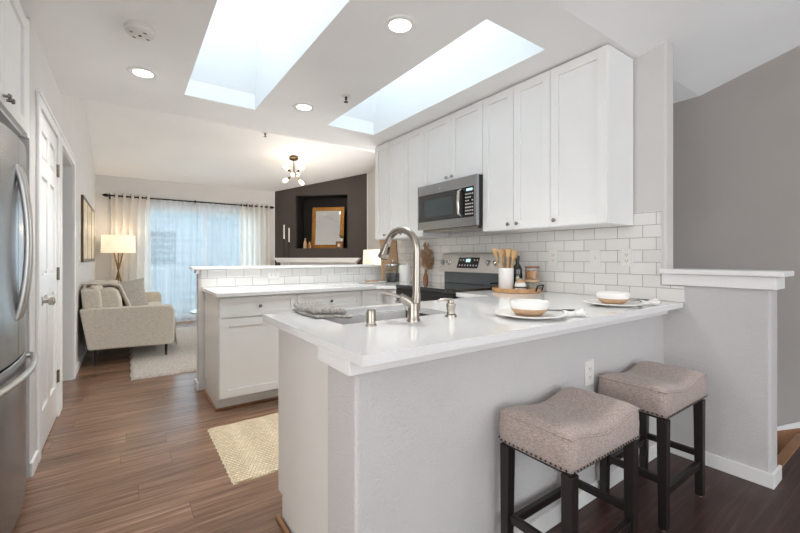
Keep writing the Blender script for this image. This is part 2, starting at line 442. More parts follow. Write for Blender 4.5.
# ------------------------------------------------------------------ measures
XL, XR = -.422, 2.6574          # left wall, kitchen wall
CT = .905                       # counter top height
CZ = 2.44                       # kitchen ceiling
YF1, YF2 = 3.96, 5.87           # where the living ceiling starts to rise, its ridge
ZR, ZW, YW = 3.03, 2.535, 8.1    # ridge height, height at window wall, window wall
XO = 4.05                       # outer right side of living room
XD = 3.69                       # dining wall
SKY = [(.364, .905), (1.57, 2.096)]
SY0, SY1 = 1.427, 3.452

# ------------------------------------------------------------------ structure
b = B()
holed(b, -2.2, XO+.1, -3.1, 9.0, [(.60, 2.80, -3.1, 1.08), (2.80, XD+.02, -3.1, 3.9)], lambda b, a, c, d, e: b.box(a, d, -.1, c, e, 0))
struct(b, 'floor', m_floor)
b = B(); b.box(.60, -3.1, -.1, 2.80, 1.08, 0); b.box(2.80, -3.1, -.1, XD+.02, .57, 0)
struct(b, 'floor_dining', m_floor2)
# stairs going down beyond the half wall
st = thing('staircase', 'short run of wooden stairs going down behind the white half wall', 'stairs', (3.245, .57, 0))
for k in range(3):
    B().box(-.44, .002+k*.26, -.18*(k+1)-.04, .44, (k+1)*.26, -.18*(k+1)).done('tread', m_floor, st)
    B().box(-.44, .002+k*.26, -.18*(k+1), .44, .02+k*.26, -.18*k-.03).done('riser', m_trim, st)
B().box(-.44, -.03, -.028, .44, .02, .004).done('nosing', m_cord, st, bevel=.004)
B().prism([(-.10, .035), (0, .035), (.12, -.03), (.8, -.49), (.8, -.45), (.12, .0), (0, .08), (-.10, .085)], .43, .443, 'x').done('skirt_board', m_trim, st)
B().prism([(-.10, -.3), (.12, -.5), (.8, -.95), (.8, -.49), (.12, -.03), (0, .035), (-.10, .035)], .428, .443, 'x').done('stringer', m_cord, st)

# ceilings
b = B()
holed(b, XL-.8, XO+.1, 1.14, YF1, [(s0, s1, SY0, SY1) for s0, s1 in SKY], lambda b, a, c, d, e: b.box(a, d, CZ, c, e, CZ+.06))
struct(b, 'ceiling', m_ceil)
def slab(poly, name='ceiling', x0=XL-.8, x1=XO+.1):
    struct(B().prism(poly, x0, x1, 'x'), name, m_ceil)
slab([(YF1, CZ), (YF2, ZR), (YF2, ZR+.06), (YF1, CZ+.06)])
slab([(YF2, ZR), (YW+.15, ZW-.03), (YW+.15, ZW+.06), (YF2, ZR+.06)])
slab([(-.6, CZ+.27*1.74), (1.14, CZ), (1.14, CZ+.06), (-.6, CZ+.27*1.74+.06)], x0=-2.2)
slab([(-3.1, CZ+.27*1.74-.5), (-.6, CZ+.27*1.74), (-.6, CZ+.27*1.74+.06), (-3.1, CZ+.27*1.74-.44)], x0=-2.2)
# skylights: shaft, lip, glazed top
for k, (s0, s1) in enumerate(SKY):
    b = B()
    H0, H1 = CZ+.001, 3.34
    b.box(s0-.05, SY0-.05, CZ+.061, s0, SY1+.05, H1); b.box(s1, SY0-.05, CZ+.061, s1+.05, SY1+.05, H1)
    b.box(s0, SY0-.05, CZ+.061, s1, SY0, H1); b.box(s0, SY1, CZ+.061, s1, SY1+.05, H1)
    # flared white liner: vertical band then leaning faces
    b.hexa([(s0, SY1-.004, H0), (s1, SY1-.004, H0), (s1, SY1, H0), (s0, SY1, H0), (s0, SY1-.004, H0+.13), (s1, SY1-.004, H0+.13), (s1, SY1, H0+.13), (s0, SY1, H0+.13)])
    b.hexa([(s0, SY1-.006, H0+.13), (s1, SY1-.006, H0+.13), (s1, SY1, H0+.13), (s0, SY1, H0+.13), (s0, SY1-.3, H1), (s1, SY1-.3, H1), (s1, SY1, H1), (s0, SY1, H1)])
    b.box(s0, SY0, H0, s0+.003, SY1, H1); b.box(s1-.003, SY0, H0, s1, SY1, H1); b.box(s0, SY0, H0, s1, SY0+.003, H1)
    o = struct(b, 'trim_%d' % (k+1), m_shaft)
    g = thing('skylight', 'long rectangular skylight shaft ' + ('nearer the refrigerator side of the ceiling' if k == 0 else 'above the white upper cabinets'), 'skylight', ((s0+s1)/2, (SY0+SY1)/2, H1))
    hw, hl = (s1-s0)/2, (SY1-SY0)/2
    f = B(); f.box(-hw-.04, -hl-.04, .001, -hw+.02, hl+.04, .05); f.box(hw-.02, -hl-.04, .001, hw+.04, hl+.04, .05)
    f.box(-hw+.02, -hl-.04, .001, hw-.02, -hl+.02, .05); f.box(-hw+.02, hl-.02, .001, hw-.02, hl+.04, .05)
    f.done('frame', m_trim, g)
    B().box(-hw+.02, -hl+.02, .02, hw-.02, hl-.02, .03).done('glass_pane', m_glassf, g)

# left wall with refrigerator alcove, door and hall opening
D0, D1, DH = 3.05, 3.77, 2.045      # door leaf opening
O0, O1, OH = 3.95, 4.84, 2.045      # hall opening
b = B()
holed(b, 2.81, YW+.1, 0, 3.02, [(D0, D1, 0, DH), (O0, O1, 0, OH)], lambda b, a, c, d, e: b.box(XL-.115, a, d, XL, c, e))
b.box(XL-.115, 1.2, 0, XL, 1.84, 2.6)
b.box(XL-.115, 1.84, 2.40, XL-.02, 2.81, 2.6)
struct(b, 'wall_left', m_wall)
b = B(); b.box(-1.3, 1.84, 0, -1.22, 2.81, 2.5); b.box(-1.3, 2.775, 0, XL-.115, 2.85, 2.5); b.box(-1.3, 1.76, 0, XL-.115, 1.84, 2.5)
struct(b, 'wall_alcove', m_wall)
b = B(); b.box(-1.75, 3.9, 0, -1.65, 5.1, 2.6); b.box(-1.65, 3.9, 0, XL-.115, 4.0, 2.6); b.box(-1.65, 4.95, 0, XL-.115, 5.05, 2.6); b.box(-1.7, 3.9, 2.5, XL-.115, 5.05, 2.6)
struct(b, 'wall_hall', m_wall)
b = B(); b.box(-2.3, -3.1, 0, -2.2, 1.3, 3.0)
b.box(-2.2, 1.2, 0, XL-.115, 1.3, 3.0)
struct(b, 'wall_entry', m_wall)
# window wall
WX0, WX1, WZ = .20, 2.22, 2.06
b = B(); holed(b, XL-.115, XO, 0, 2.9, [(WX0, WX1, .04, WZ)], lambda b, a, c, d, e: b.box(a, YW, d, c, YW+.12, e))
struct(b, 'wall_far', m_wall)
# kitchen wall and its end, half wall
b = B(); b.box(XR+.008, .99, .885, XR+.118, 3.93, 2.52); b.box(XR+.008, 1.04, 0, XR+.118, 3.93, .884); b.box(XR+.118, 3.83, 0, XD, 3.93, 2.52)
struct(b, 'wall_kitchen', m_wall, bevel=.012)
b = B(); b.box(XR+.012, .525, 0, 2.80, 1.02, 1.07)
struct(b, 'wall_half', m_wall2, bevel=.012)
b = B(); b.box(XD, -3.1, -1.0, XD+.1, 3.93, 3.2)
struct(b, 'wall_dining', m_dining)
b = B(); b.box(XO, 3.83, 0, XO+.1, YW, 3.3); b.box(XD, 3.83, 0, XO, 3.93, 3.2)
struct(b, 'wall_living_right', m_wall)
# unseen wall behind the viewer; wide opening added to let fill daylight in
b = B(); holed(b, -2.3, XD+.1, 0, 3.3, [(-.2, 3.4, .4, 2.6)], lambda b, a, c, d, e: b.box(a, -3.15, d, c, -3.05, e))
struct(b, 'wall_back', m_wall)
# fireplace wall: 45 degrees between the window wall and the living side wall
def s_of(px):
    a = (px-400)/388.0; dx = math.sin(TH)+math.cos(TH)*a; dy = math.cos(TH)-math.sin(TH)*a
    r = dx/dy; return (8.1*r-2.5)/(1+r)*math.sqrt(2)
FW = Matrix.Translation((2.5, 8.1, 0)) @ Matrix.Rotation(-PI/4, 4, 'Z')    # local u along the wall, -Y out of it
FL = s_of(367.6)
n0, n1, nz0, nz1 = s_of(295.5), s_of(347.5), 1.36, 2.44
b = B(FW)
holed(b, 0, FL, 0, 2.45, [(n0, n1, nz0, nz1)], lambda b, a, c, d, e: b.box(a, 0, d, c, .08, e))
b.prism([(0, 2.45), (FL, 2.45), (FL, 2.95), (0, 2.62)], 0, .08, 'y')
struct(b, 'wall_fireplace', m_dark)
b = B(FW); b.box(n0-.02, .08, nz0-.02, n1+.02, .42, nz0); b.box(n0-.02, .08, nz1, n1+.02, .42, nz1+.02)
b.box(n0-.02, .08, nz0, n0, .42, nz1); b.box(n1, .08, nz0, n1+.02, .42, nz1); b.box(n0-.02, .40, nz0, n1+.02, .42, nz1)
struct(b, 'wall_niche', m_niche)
Pe = FW @ Vector((FL, 0, 0))
b = B(); b.box(Pe.x, 3.93, 0, Pe.x+.1, Pe.y+.02, 3.2)
struct(b, 'wall_right', m_wall)
b = B(FW); b.box(FL-.012, -.004, 0, FL+.004, .02, 2.87); b.box(-.004, -.004, 0, .02, .02, 2.56)
struct(b, 'trim_3', m_trim)

# baseboards
def bb(name, *a):
    struct(B().box(*a), name, m_trim, bevel=.003)
bb('baseboard_left', XL, 2.81, 0, XL+.014, 2.98, .075)
bb('baseboard_left', XL, 4.92, 0, XL+.014, YW, .075)
bb('baseboard_far', XL, YW-.014, 0, WX0-.06, YW, .075)
bb('baseboard_half', XR-.002, .511, 0, XR+.012, .974, .075)
bb('baseboard_half', XR+.0121, .511, 0, 2.814, .525, .075)
bb('baseboard_peninsula', .56, .990, 0, XR-.002, 1.005, .075)
bb('baseboard_dining', XD-.014, -3.0, 0, XD, .46, .075)
bb('baseboard_back', -2.2, -3.05, 0, XD, -3.036, .075)

# peninsula drywall (seating side)
b = B(); b.box(.548, 1.005, 0, XR+.05, 1.205, .873)
struct(b, 'wall_peninsula', m_wall2, bevel=.012, seg=3)
b = B(); b.box(.515, .982, .828, XR+.01, 1.005, .873); b.box(.515, 1.005, .828, .548, 1.205, .873)
struct(b, 'trim_4', m_trim, bevel=.003)
# cap of the half wall
hc_ = thing('half_wall_cap', 'white painted cap with apron on top of the half wall', 'wall cap', (2.74, .74, 1.07))
f = B(); f.box(-.115, -.268, .0, .115, .255, .028); f.box(-.115, .255, .0, -.078, .275, .028)
f.done('cap_board', m_trim, hc_, bevel=.004)
f = B(); f.box(-.092, -.238, -.066, -.068, .270, -.001); f.box(-.068, -.238, -.066, .085, -.216, -.001); f.box(.061, -.216, -.066, .085, .255, -.001)
f.done('apron', m_trim, hc_, bevel=.003)
# far pony wall
b = B(); b.box(.515, 3.80, 0, XR+.008, 3.92, 1.06)
struct(b, 'wall_pony', m_wall)
bb('baseboard_pony', .500, 3.786, 0, .514, 3.934, .075)
bb('baseboard_pony', .515, 3.92, 0, XR, 3.934, .075)
pc = thing('pony_wall_cap', 'white cap board running along the far tiled pony wall', 'wall cap', (.46, 3.86, 1.062))
B().box(.0, -.10, 0, 2.19, .10, .026).done('cap_board', m_trim, pc, bevel=.004)
B().box(.033, -.078, -.035, .053, .078, -.001).done('end_trim', m_trim, pc, bevel=.003)
# tiled backsplashes
b = B(); b.box(XR-.002, 1.018, CT, XR+.008, 3.80, 1.455); b.box(XR-.002, .895, CT, XR+.0115, 1.018, .998)
struct(b, 'trim_5', m_tileR)
b = B(); b.box(.535, 3.791, CT, XR-.002, 3.80, 1.061)
struct(b, 'trim_6', m_tileP)

# ------------------------------------------------------------------ cabinets
def shaker(b, u0, u1, v0, v1, t=.019, fr=.058, deep=.013):
    b.box(u0, 0, v0, u0+fr, t, v1); b.box(u1-fr, 0, v0, u1, t, v1)
    b.box(u0+fr, 0, v0, u1-fr, t, v0+fr); b.box(u0+fr, 0, v1-fr, u1-fr, t, v1)
    b.box(u0+fr, 0, v0+fr, u1-fr, t-deep, v1-fr)
    return b
def knob(parent, mtx, u, v, t=.019, mat=None):
    b = B(mtx); p0 = (u, t, v)
    b.tube([p0, (u, t+.012, v), (u, t+.014, v), (u, t+.022, v), (u, t+.028, v)], [.005, .005, .012, .014, .008], 12)
    return b.done('knob', mat or m_knob, parent, smooth=True)

def upper(label, y0, y1, z0, doors, depth=.32, x=None):
    """wall cabinet on the kitchen wall; doors: (u0,u1,knob_u) local"""
    xf = XR-depth
    t = thing('wall_cabinet', label, 'cabinet', (XR, (y0+y1)/2, z0))
    h = CZ-.004-z0; hw = (y1-y0)/2
    B().box(-.005, -hw+.0008, 0, -depth, hw-.0008, h).done('body', m_cab, t, bevel=.0015)
    Fm = F_negX(-depth, 0)
    for (u0, u1, ku) in doors:
        d = shaker(B(Fm), u0-hw+.002, u1-hw-.002, .004, h-.012).done('door', m_cab, t, bevel=.0012)
        knob(d, Fm, ku-hw, .042)
    return t
upper('tall white wall cabinet with one wide door at the exposed near end', 1.17, 1.547, 1.372, [(0, .377, .34)])
upper('tall white two-door wall cabinet between microwave and the near end cabinet', 1.547, 2.150, 1.372, [(0, .3015, .262), (.3015, .603, .341)])
upper('short white two-door wall cabinet directly above the microwave', 2.150, 2.912, 1.832, [(0, .381, .345), (.381, .762, .417)])
upper('tall white two-door wall cabinet just beyond the microwave', 2.912, 3.53, 1.372, [(0, .309, .27), (.309, .618, .348)])
upper('narrow white wall cabinet at the far end of the run', 3.53, 3.79, 1.372, [(0, .26, .04)])

def base_cab(label, x0, x1, side=False):
    yb, yf = 3.785, 3.15
    t = thing('base_cabinet', label, 'cabinet', ((x0+x1)/2, (yb+yf)/2, 0))
    hw = (x1-x0)/2; d = (yb-yf)/2
    b = B(); b.box(-hw, -d, .105, hw, d, .873); b.done('body', m_cabside if side else m_cab, t, bevel=.0015)
    B().box(-hw+(.0 if not side else .004), -d+.07, 0, hw, d-.02, .105).done('toe_kick', m_cabside, t)
    Fm = F_negY(0, -d)
    dr = shaker(B(Fm), -hw+.006, hw-.006, .715, .862, fr=.038).done('drawer', m_cab, t, bevel=.0012); knob(dr, Fm, 0, .79)
    shaker(B(Fm), -hw+.006, hw-.006, .11, .703).done('door', m_cab, t, bevel=.0012)
    return t
base_cab('white base cabinet with drawer and door at the open end of the far counter', .56, 1.150, True)
t = base_cab('white drawer base cabinet beside the corner of the far counter', 1.162, 1.764)
B().box(-.312, -.3175, .105, -.3015, .3, .873).done('filler', m_cab, t)
t = thing('base_cabinet', 'narrow white corner base cabinet under the far counter', 'cabinet', (1.99, 3.45, 0))
B().box(-.22, -.30, 0, .66, .33, .873).done('body', m_cab, t)
shaker(B(F_negY(0, -.30)), -.21, -.01, .715, .862, fr=.038).done('drawer', m_cab, t, bevel=.001)
shaker(B(F_negY(0, -.30)), -.21, -.01, .11, .703).done('door', m_cab, t, bevel=.001)
t = thing('base_cabinet', 'white corner base cabinet left of the range', 'cabinet', (2.35, 3.03, 0))
B().box(-.31, -.105, .105, .3, .115, .873).done('body', m_cab, t)
B().box(-.24, -.105, 0, .3, .115, .105).done('toe_kick', m_cabside, t)
shaker(B(F_negX(-.31, 0)), -.1, .11, .11, .862).done('door', m_cab, t, bevel=.001)
# quarter round at the end cabinet
struct(B().tube([(.553, 3.76, .009), (.553, 3.215, .009), (1.97, 3.215, .009)], .009, 8), 'trim_7', m_cord)

# near peninsula cabinet
t = thing('peninsula_cabinet', 'white base cabinet block under the sink with a plain end panel', 'cabinet', (1.3, 1.45, 0))
B().prism([(-.243, .873), (-.243, 0), (.27, 0), (.27, .105), (.325, .105), (.325, .873)], -.722, -.732, 'x').done('end_panel', m_cabside, t, bevel=.001)
B().box(-.722, -.24, .105, 1.34, .315, .66).done('body', m_cab, t)
B().box(-.722, .295, .66, 1.34, .315, .873).done('face_frame', m_cab, t)
B().box(-.722, .2, 0, 1.34, .25, .105).done('toe_kick', m_cabside, t)
for k in range(4):
    u = -.72+k*.36
    shaker(B(Matrix(((1, 0, 0, 0), (0, 1, 0, .315), (0, 0, 1, 0), (0, 0, 0, 1)))), u+.003, u+.357, .11, .86).done('door', m_cab, t, bevel=.001)
# remove a toe notch look: quarter round along end panel
struct(B().tube([(.552, 1.22, .010), (.552, 1.735, .010)], .010, 8), 'trim_8', m_cord)
t = thing('base_cabinet', 'white base cabinet between peninsula and range', 'cabinet', (2.35, 1.97, 0))
B().box(-.30, -.18, .105, .3, .167, .873).done('body', m_cab, t)
B().box(-.24, -.18, 0, .3, .167, .105).done('toe_kick', m_cabside, t)
shaker(B(F_negX(-.30, 0)), -.15, .166, .11, .862).done('door', m_cab, t, bevel=.001)

# ------------------------------------------------------------------ counters
SX0, SX1, SYa, SYb = .685, 1.265, 1.365, 1.755
ZC = .875
b = B()
holed(b, .512, XR-.003, .90, 1.82, [(SX0, SX1, SYa, SYb)], lambda b, a, c, d, e: b.box(a, d, ZC, c, e, CT))
b.box(2.02, 1.82, ZC, XR-.003, 2.139, CT)
bmesh.ops.remove_doubles(b.bm, verts=b.bm.verts, dist=1e-4)
# drop internal faces so that the slab is one solid
def drop_internal(bm):
    seen = {}
    for f in bm.faces:
        k = tuple(sorted(v.index for v in f.verts)); seen.setdefault(k, []).append(f)
    dead = [f for fs in seen.values() if len(fs) > 1 for f in fs]
    bmesh.ops.delete(bm, geom=dead, context='FACES_ONLY')
b.bm.verts.index_update(); drop_internal(b.bm)
o = b.done('countertop', m_quartz)
tag(o, 'white quartz countertop of the near peninsula with the sink cut in', 'countertop')
b = B(); b.prism([(.535, 3.083), (1.90, 3.083), (2.02, 2.98), (2.02, 2.906), (XR-.003, 2.906), (XR-.003, 3.789), (.535, 3.789)], ZC, CT)
o = b.done('countertop', m_quartz, bevel=.003); tag(o, 'white quartz countertop on the far cabinets in front of the pony wall', 'countertop')

# sink and fittings
t = thing('sink', 'stainless undermount single bowl sink in the near peninsula', 'sink', ((SX0+SX1)/2, (SYa+SYb)/2, .68))
hx, hy = (SX1-SX0)/2+.006, (SYb-SYa)/2+.006
b = B(); b.box(-hx, -hy, 0, hx, hy, .004); b.box(-hx, -hy, .004, -hx+.004, hy, .194); b.box(hx-.004, -hy, .004, hx, hy, .194)
b.box(-hx, -hy, .004, hx, -hy+.004, .194); b.box(-hx, hy-.004, .004, hx, hy, .194)
b.done('bowl', m_sink, t)
B().lathe([(0, .0045), (.042, .0045), (.045, .007), (.03, .008), (0, .006)]).done('drain', m_chrome, t, smooth=True)

rt_, fd_ = Vector((math.cos(TH), -math.sin(TH), 0)), Vector((math.sin(TH), math.cos(TH), 0))
t = thing('faucet', 'brushed nickel gooseneck pull-down faucet behind the sink on the peninsula', 'faucet', (.965, 1.275, CT))
# body leans: base to the handle side
B().lathe([(0, 0), (.029, 0), (.029, .006), (.025, .012), (.0235, .05), (.0235, .075), (0, .078)], n=24).done('base', m_nickel, t, smooth=True)
B().tube([(.0, .0, .03), (.012, .003, .065), (.020, .005, .10), (.022, .006, .13)], [.024, .022, .018, .014], 16).done('shoulder', m_nickel, t, smooth=True)
pts = [(.020, .006, .09), (.021, .006, .18), (.022, .006, .290)]
dh = Vector((-.15, .985, 0))
for i in range(1, 14):
    a = R(160)*i/13
    pts.append(tuple(Vector((.022, .006, .290))+dh*.095*(1-math.cos(a))+Vector((0, 0, .093*math.sin(a)))))
e = Vector(pts[-1]); ed = (e-Vector(pts[-2])).normalized()
B().tube(pts, .0155, 18).done('spout', m_nickel, t, smooth=True)
B().tube([e-ed*.004, e+ed*.004, e+ed*.018, e+ed*.045, e+ed*.064, e+ed*.068], [.0165, .018, .019, .024, .0265, .024], 20).done('spray_head', m_nickel, t, smooth=True)
sd_ = rt_*.012-fd_*.012
B().tube([e+ed*.014+sd_, e+ed*.05+sd_*1.25], .0065, 8).done('spray_button', m_black, t, smooth=True)
B().tube([(.006, .0, .055), (-.030, .012, .088), (-.052, .02, .102)], [.017, .020, .016], 14).done('handle_hub', m_nickel, t, smooth=True)
B().tube([(-.045, .018, .098), (-.085, .035, .112), (-.125, .055, .122)], [.008, .0075, .0095], 10).done('lever', m_nickel, t, smooth=True)
t = thing('air_gap', 'short brushed nickel cylinder cap nearest the sink corner', 'air gap', (.765, 1.279, CT))
B().lathe([(0, 0), (.0215, 0), (.0215, .006), (.018, .008)], n=24).done('flange', m_nickel, t, smooth=True)
B().lathe([(.018, .007), (.0185, .058), (.016, .062), (0, .062)], n=24).done('cap', m_nickel, t, smooth=True)
t = thing('soap_dispenser', 'small brushed nickel soap dispenser right of the faucet', 'soap dispenser', (1.173, 1.275, CT))
B().lathe([(0, 0), (.027, 0), (.026, .009), (.018, .014), (.017, .03), (.021, .045), (.021, .058), (.013, .062), (.013, .074), (0, .076)], n=20).done('body', m_nickel, t, smooth=True)
B().tube([(.008, 0, .072), (-.02, .02, .076), (-.046, .04, .068)], [.008, .007, .005], 10).done('nozzle', m_nickel, t, smooth=True)

# towel draped over the far-left sink rim
def towel_f(sg, lay):
    def f(u, v):
        if sg < 0: u, v = v, u
        x = .650+.006*lay+(.158-.010*lay)*u+.005*math.sin(v*9+lay*2); y = 1.838-.004*lay-(.30-.03*lay)*v-.03*u+.006*math.sin(u*7+lay)
        k = (max(0, 1-abs(2*u-1)**14)*max(0, 1-abs(2*v-1)**20))**.5
        z = CT+.0085+.019*lay-(max(0, u-.30)**1.5)*.018+.004*math.sin(v*8+lay)*(lay > 0)
        return (x, y, z+sg*(.0066+.006*lay)*k+(.0028*math.sin(u*60+v*4)*k if sg > 0 and lay == 1 else 0))
    return f
b = B()
for lay in (0, 1):
    b.grid(40, 30, towel_f(1, lay)); b.grid(30, 40, towel_f(-1, lay))
bmesh.ops.remove_doubles(b.bm, verts=b.bm.verts, dist=1e-4)
o = b.done('dish_towel', m_towel, smooth='all'); tag(o, 'folded grey ribbed dish towel draped over the rim of the sink', 'towel')

# ------------------------------------------------------------------ range and microwave
RY0, RY1 = 2.142, 2.902
t = thing('range', 'stainless electric range with black glass top against the tiled wall', 'stove', (2.33, (RY0+RY1)/2, 0))
hw = (RY1-RY0)/2
B().box(-.29, -hw, .06, .31, hw, .895).done('body', m_steel, t, bevel=.003)
B().box(-.335, -hw, .895, .31, hw, .925).done('cooktop', m_blackgl, t, bevel=.004)
B(F_negX(-.29, 0)).box(-hw+.004, 0, .20, hw-.004, .035, .80).done('oven_door', m_blackgl, t, bevel=.004)
h = B(F_negX(-.29, 0)); h.tube([(-hw+.05, .075, .77), (hw-.05, .075, .77)], .011, 12); h.box(-hw+.06, .03, .762, -hw+.08, .075, .778); h.box(hw-.08, .03, .762, hw-.06, .075, .778)
h.done('oven_handle', m_steel, t, smooth=True)
B(F_negX(-.29, 0)).box(-hw+.004, 0, .065, hw-.004, .03, .19).done('storage_drawer', m_steel, t, bevel=.004)
B(F_negX(-.29, 0)).box(-hw, 0, .81, hw, .042, .894).done('front_trim', m_black, t, bevel=.004)
for (x, y, r) in ((-.17, -.19, .09), (-.17, .19, .075), (.10, -.19, .075), (.10, .19, .10)):
    B().lathe([(r-.003, .9252), (r, .9256), (r+.002, .9252)], (x, y, 0), 32).done('burner_ring', m_knob, t)
# back guard: dark lower glass, slanted stainless control panel
B().box(.235, -hw+.02, .925, .31, hw-.02, 1.045).done('back_guard', m_grayglass, t, bevel=.003)
B().prism([(.170, 1.035), (.31, 1.035), (.31, 1.207), (.245, 1.207), (.230, 1.200)], -hw, hw, 'y').done('control_panel', m_steelh, t, bevel=.003)
nrm = Vector((-.165, 0, .060)).normalized()
def onp(y, k):   # point on the slanted face; k 0..1 up
    return Vector((.170+.060*k, y, 1.035+.165*k))
pt = Vector((.060, 0, .165)).normalized()
def plate(b, y0, y1, k0, k1, th=.003, lift=0):
    a, c = onp(y0, k0)+nrm*lift, onp(y1, k0)+nrm*lift; d, e_ = onp(y1, k1)+nrm*lift, onp(y0, k1)+nrm*lift
    return b.hexa([a, c, d, e_, a+nrm*th, c+nrm*th, d+nrm*th, e_+nrm*th])
ds = plate(B(), -.13, .13, .22, .8).done('control_display', m_black, t)
plate(B(), -.025, .03, .55, .72, .001, .003).done('clock', m_screen, ds)
b = B()
for row in (.33, .62):
    for i in range(7):
        yy = -.11+i*.035
        if row > .5 and abs(yy) < .045: continue
        plate(b, yy-.007, yy+.007, row, row+.08, .0006, .003)
b.done('keypad_legend', m_btn, ds)
for y in (-.33, -.245, .245, .33):
    kb = B(); p0 = onp(y, .5); kb.tube([p0, p0+nrm*.006, p0+nrm*.008, p0+nrm*.03, p0+nrm*.033], [.028, .027, .021, .018, .014], 20)
    k_ = kb.done('knob', m_chrome, t, smooth=True)
    kb = B(); kb.tube([p0+nrm*.033-pt*.012, p0+nrm*.033+pt*.012], .004, 6); kb.done('pointer', m_black, k_)

t = thing('microwave', 'stainless over-the-range microwave under the short wall cabinet', 'microwave', (XR, 2.531, 1.425))
hw = .3795
B().box(-.004, -hw, .012, -.375, hw, .404).done('body', m_black, t, bevel=.003)
Fm = F_negX(-.375, 0)
d = B(Fm); holed(d, -hw, hw, .0, .404, [(-hw+.03, hw-.012, .07, .315)], lambda b, a, c, e, g: b.box(a, 0, e, c, .03, g))
d.done('door_frame', m_steel, t, bevel=.002)
dd = B(Fm).box(-hw+.205, .0, .07, hw-.012, .026, .315).done('door_glass', m_blackgl, t)
B(Fm).box(-hw+.28, .026, .11, hw-.10, .0275, .265).done('window_mesh', m_grayglass, dd)
cp = B(Fm).box(-hw+.03, .0, .07, -hw+.203, .028, .315).done('control_panel', m_black, t)
B(Fm).box(-hw+.045, .028, .282, -hw+.115, .029, .302).done('clock', m_screen, cp)
b = B(Fm)
for i in range(7):
    for j in range(4):
        if random.random() < .93: b.box(-hw+.04+j*.024, .028, .09+i*.027, -hw+.055+j*.024, .0287, .101+i*.027)
b.done('keypad_legend', m_btn, cp)
B(Fm).tube([(-hw+.172, .03, .085), (-hw+.172, .058, .10), (-hw+.172, .066, .19), (-hw+.172, .058, .285), (-hw+.172, .03, .30)], [.011, .013, .014, .013, .011], 12).done('door_handle', m_chrome, t, smooth=True)
B(Fm).tube([(0.06, .030, .352), (0.06, .0312, .352)], .012, 16).done('badge', m_chrome, t)
b = B(); b.box(-.36, -hw+.03, -.022, -.06, hw-.03, .012); b.done('vent_grille', m_knob, t, bevel=.003)

# ------------------------------------------------------------------ outlets and switches
def outlet(label, mtx, kind='outlet', horiz=False):
    o = thing('wall_outlet' if kind == 'outlet' else 'wall_switch', label, kind, tuple(mtx.translation))
    m2 = mtx.copy(); m2.translation = (0, 0, 0)
    if horiz: m2 = m2 @ Matrix.Rotation(PI/2, 4, 'Y')
    B(m2).box(-.037, 0, -.0585, .037, .006, .0585).done('cover_plate', m_plast, o, bevel=.002)
    if kind == 'outlet':
        for s in (-1, 1):
            p = B(m2).box(-.015, .006, s*.0195-.0145, .015, .0075, s*.0195+.0145).done('receptacle', m_plast, o, bevel=.0008)
            b = B(m2); b.box(-.008, .0075, s*.0195-.004, -.0055, .008, s*.0195+.006); b.box(.0055, .0075, s*.0195-.004, .008, .008, s*.0195+.005); b.box(-.002, .0075, s*.0195-.011, .002, .008, s*.0195-.007)
            b.done('slots', m_slot, p)
    else:
        B(m2).box(-.005, .006, -.012, .005, .014, .010).done('toggle', m_plast, o, bevel=.001)
outlet('white outlet on the tiled wall behind the tray of jars', F_negX(XR-.002, 1.743, 1.166))
outlet('white switch plate in the middle of the tiled wall', F_negX(XR-.002, 1.419, 1.166), 'switch')
outlet('white outlet on the tiled wall nearest the half wall', F_negX(XR-.002, 1.212, 1.166))
outlet('white outlet on the grey peninsula wall between the two stools', F_negY(1.82, 1.005, .613))
outlet('white sideways outlet on the far tiled pony wall', F_negY(1.165, 3.791, .999), 'outlet', True)
outlet('white switch plate on the left wall above the sofa end', F_posX(XL, 5.42, 1.13), 'switch')
outlet('white switch plate high on the left wall at the near edge of the framed art', F_posX(XL, 5.46, 1.50), 'switch')

# ------------------------------------------------------------------ left side: cabinet, refrigerator, door
t = thing('refrigerator_cabinet', 'white two-door cabinet above the refrigerator', 'cabinet', (XL-.019, 2.325, 1.795))
B().box(-.6, -.483, 0, .0, .447, .585).done('body', m_cab, t)
Fm = F_posX(0.0, 0)
B(Fm).box(.432, 0, 0, .487, .019, .62).done('side_stile', m_cab, t, bevel=.001)
for (u0, u1, ku) in ((-.48, -.027, -.055), (-.023, .43, .005)):
    d = shaker(B(Fm), u0, u1, .012, .60, fr=.065).done('door', m_cab, t, bevel=.0012)
    kb = B(Fm); kb.tube([(ku, .019, .045), (ku, .034, .045), (ku, .036, .045), (ku, .046, .045)], [.006, .006, .013, .010], 12)
    kb.tube([(ku-.016, .04, .045), (ku+.016, .04, .045)], .005, 8); kb.done('knob', m_knob, d, smooth=True)

t = thing('refrigerator', 'stainless french-door refrigerator with curved front in the left alcove', 'refrigerator', (XL, 2.30, 0))
B().box(-.72, -.45, .02, -.055, .45, 1.70).done('body', m_fridge_side, t, bevel=.004)
def bowed(y0, y1, z0, z1, n=14, off=0):
    """door with a front that swells towards the middle of the refrigerator"""
    poly = [(-.05, y0)]+[(-.006+off+.048*(1-((y0+(y1-y0)*i/n)/.45)**2), y0+(y1-y0)*i/n) for i in range(n+1)]+[(-.05, y1)]
    return B().prism(poly, z0, z1)
for (a, c) in ((-.45, -.002), (.002, .45)):
    d = bowed(a, c, .735, 1.685).done('door', m_steel, t, smooth=True, bevel=.003)
    s = 1 if a > -.1 else -1
    y = s*.032
    b = B(); pts = []
    for i in range(17):
        k = i/16; pts.append((.040+.036*math.sin(PI*k)**.7, y+s*.0, .905+.65*k))
    b.tube(pts, [.011]+[.0125]*15+[.011], 12)
    b.tube([(.030, y, .91), (.046, y, .91)], .011, 10); b.tube([(.030, y, 1.55), (.046, y, 1.55)], .011, 10)
    b.done('handle', m_steelh, d, smooth=True)
d = bowed(-.45, .45, .05, .725, 24).done('freezer_drawer', m_steel, t, smooth=True, bevel=.003)
b = B(); pts = []
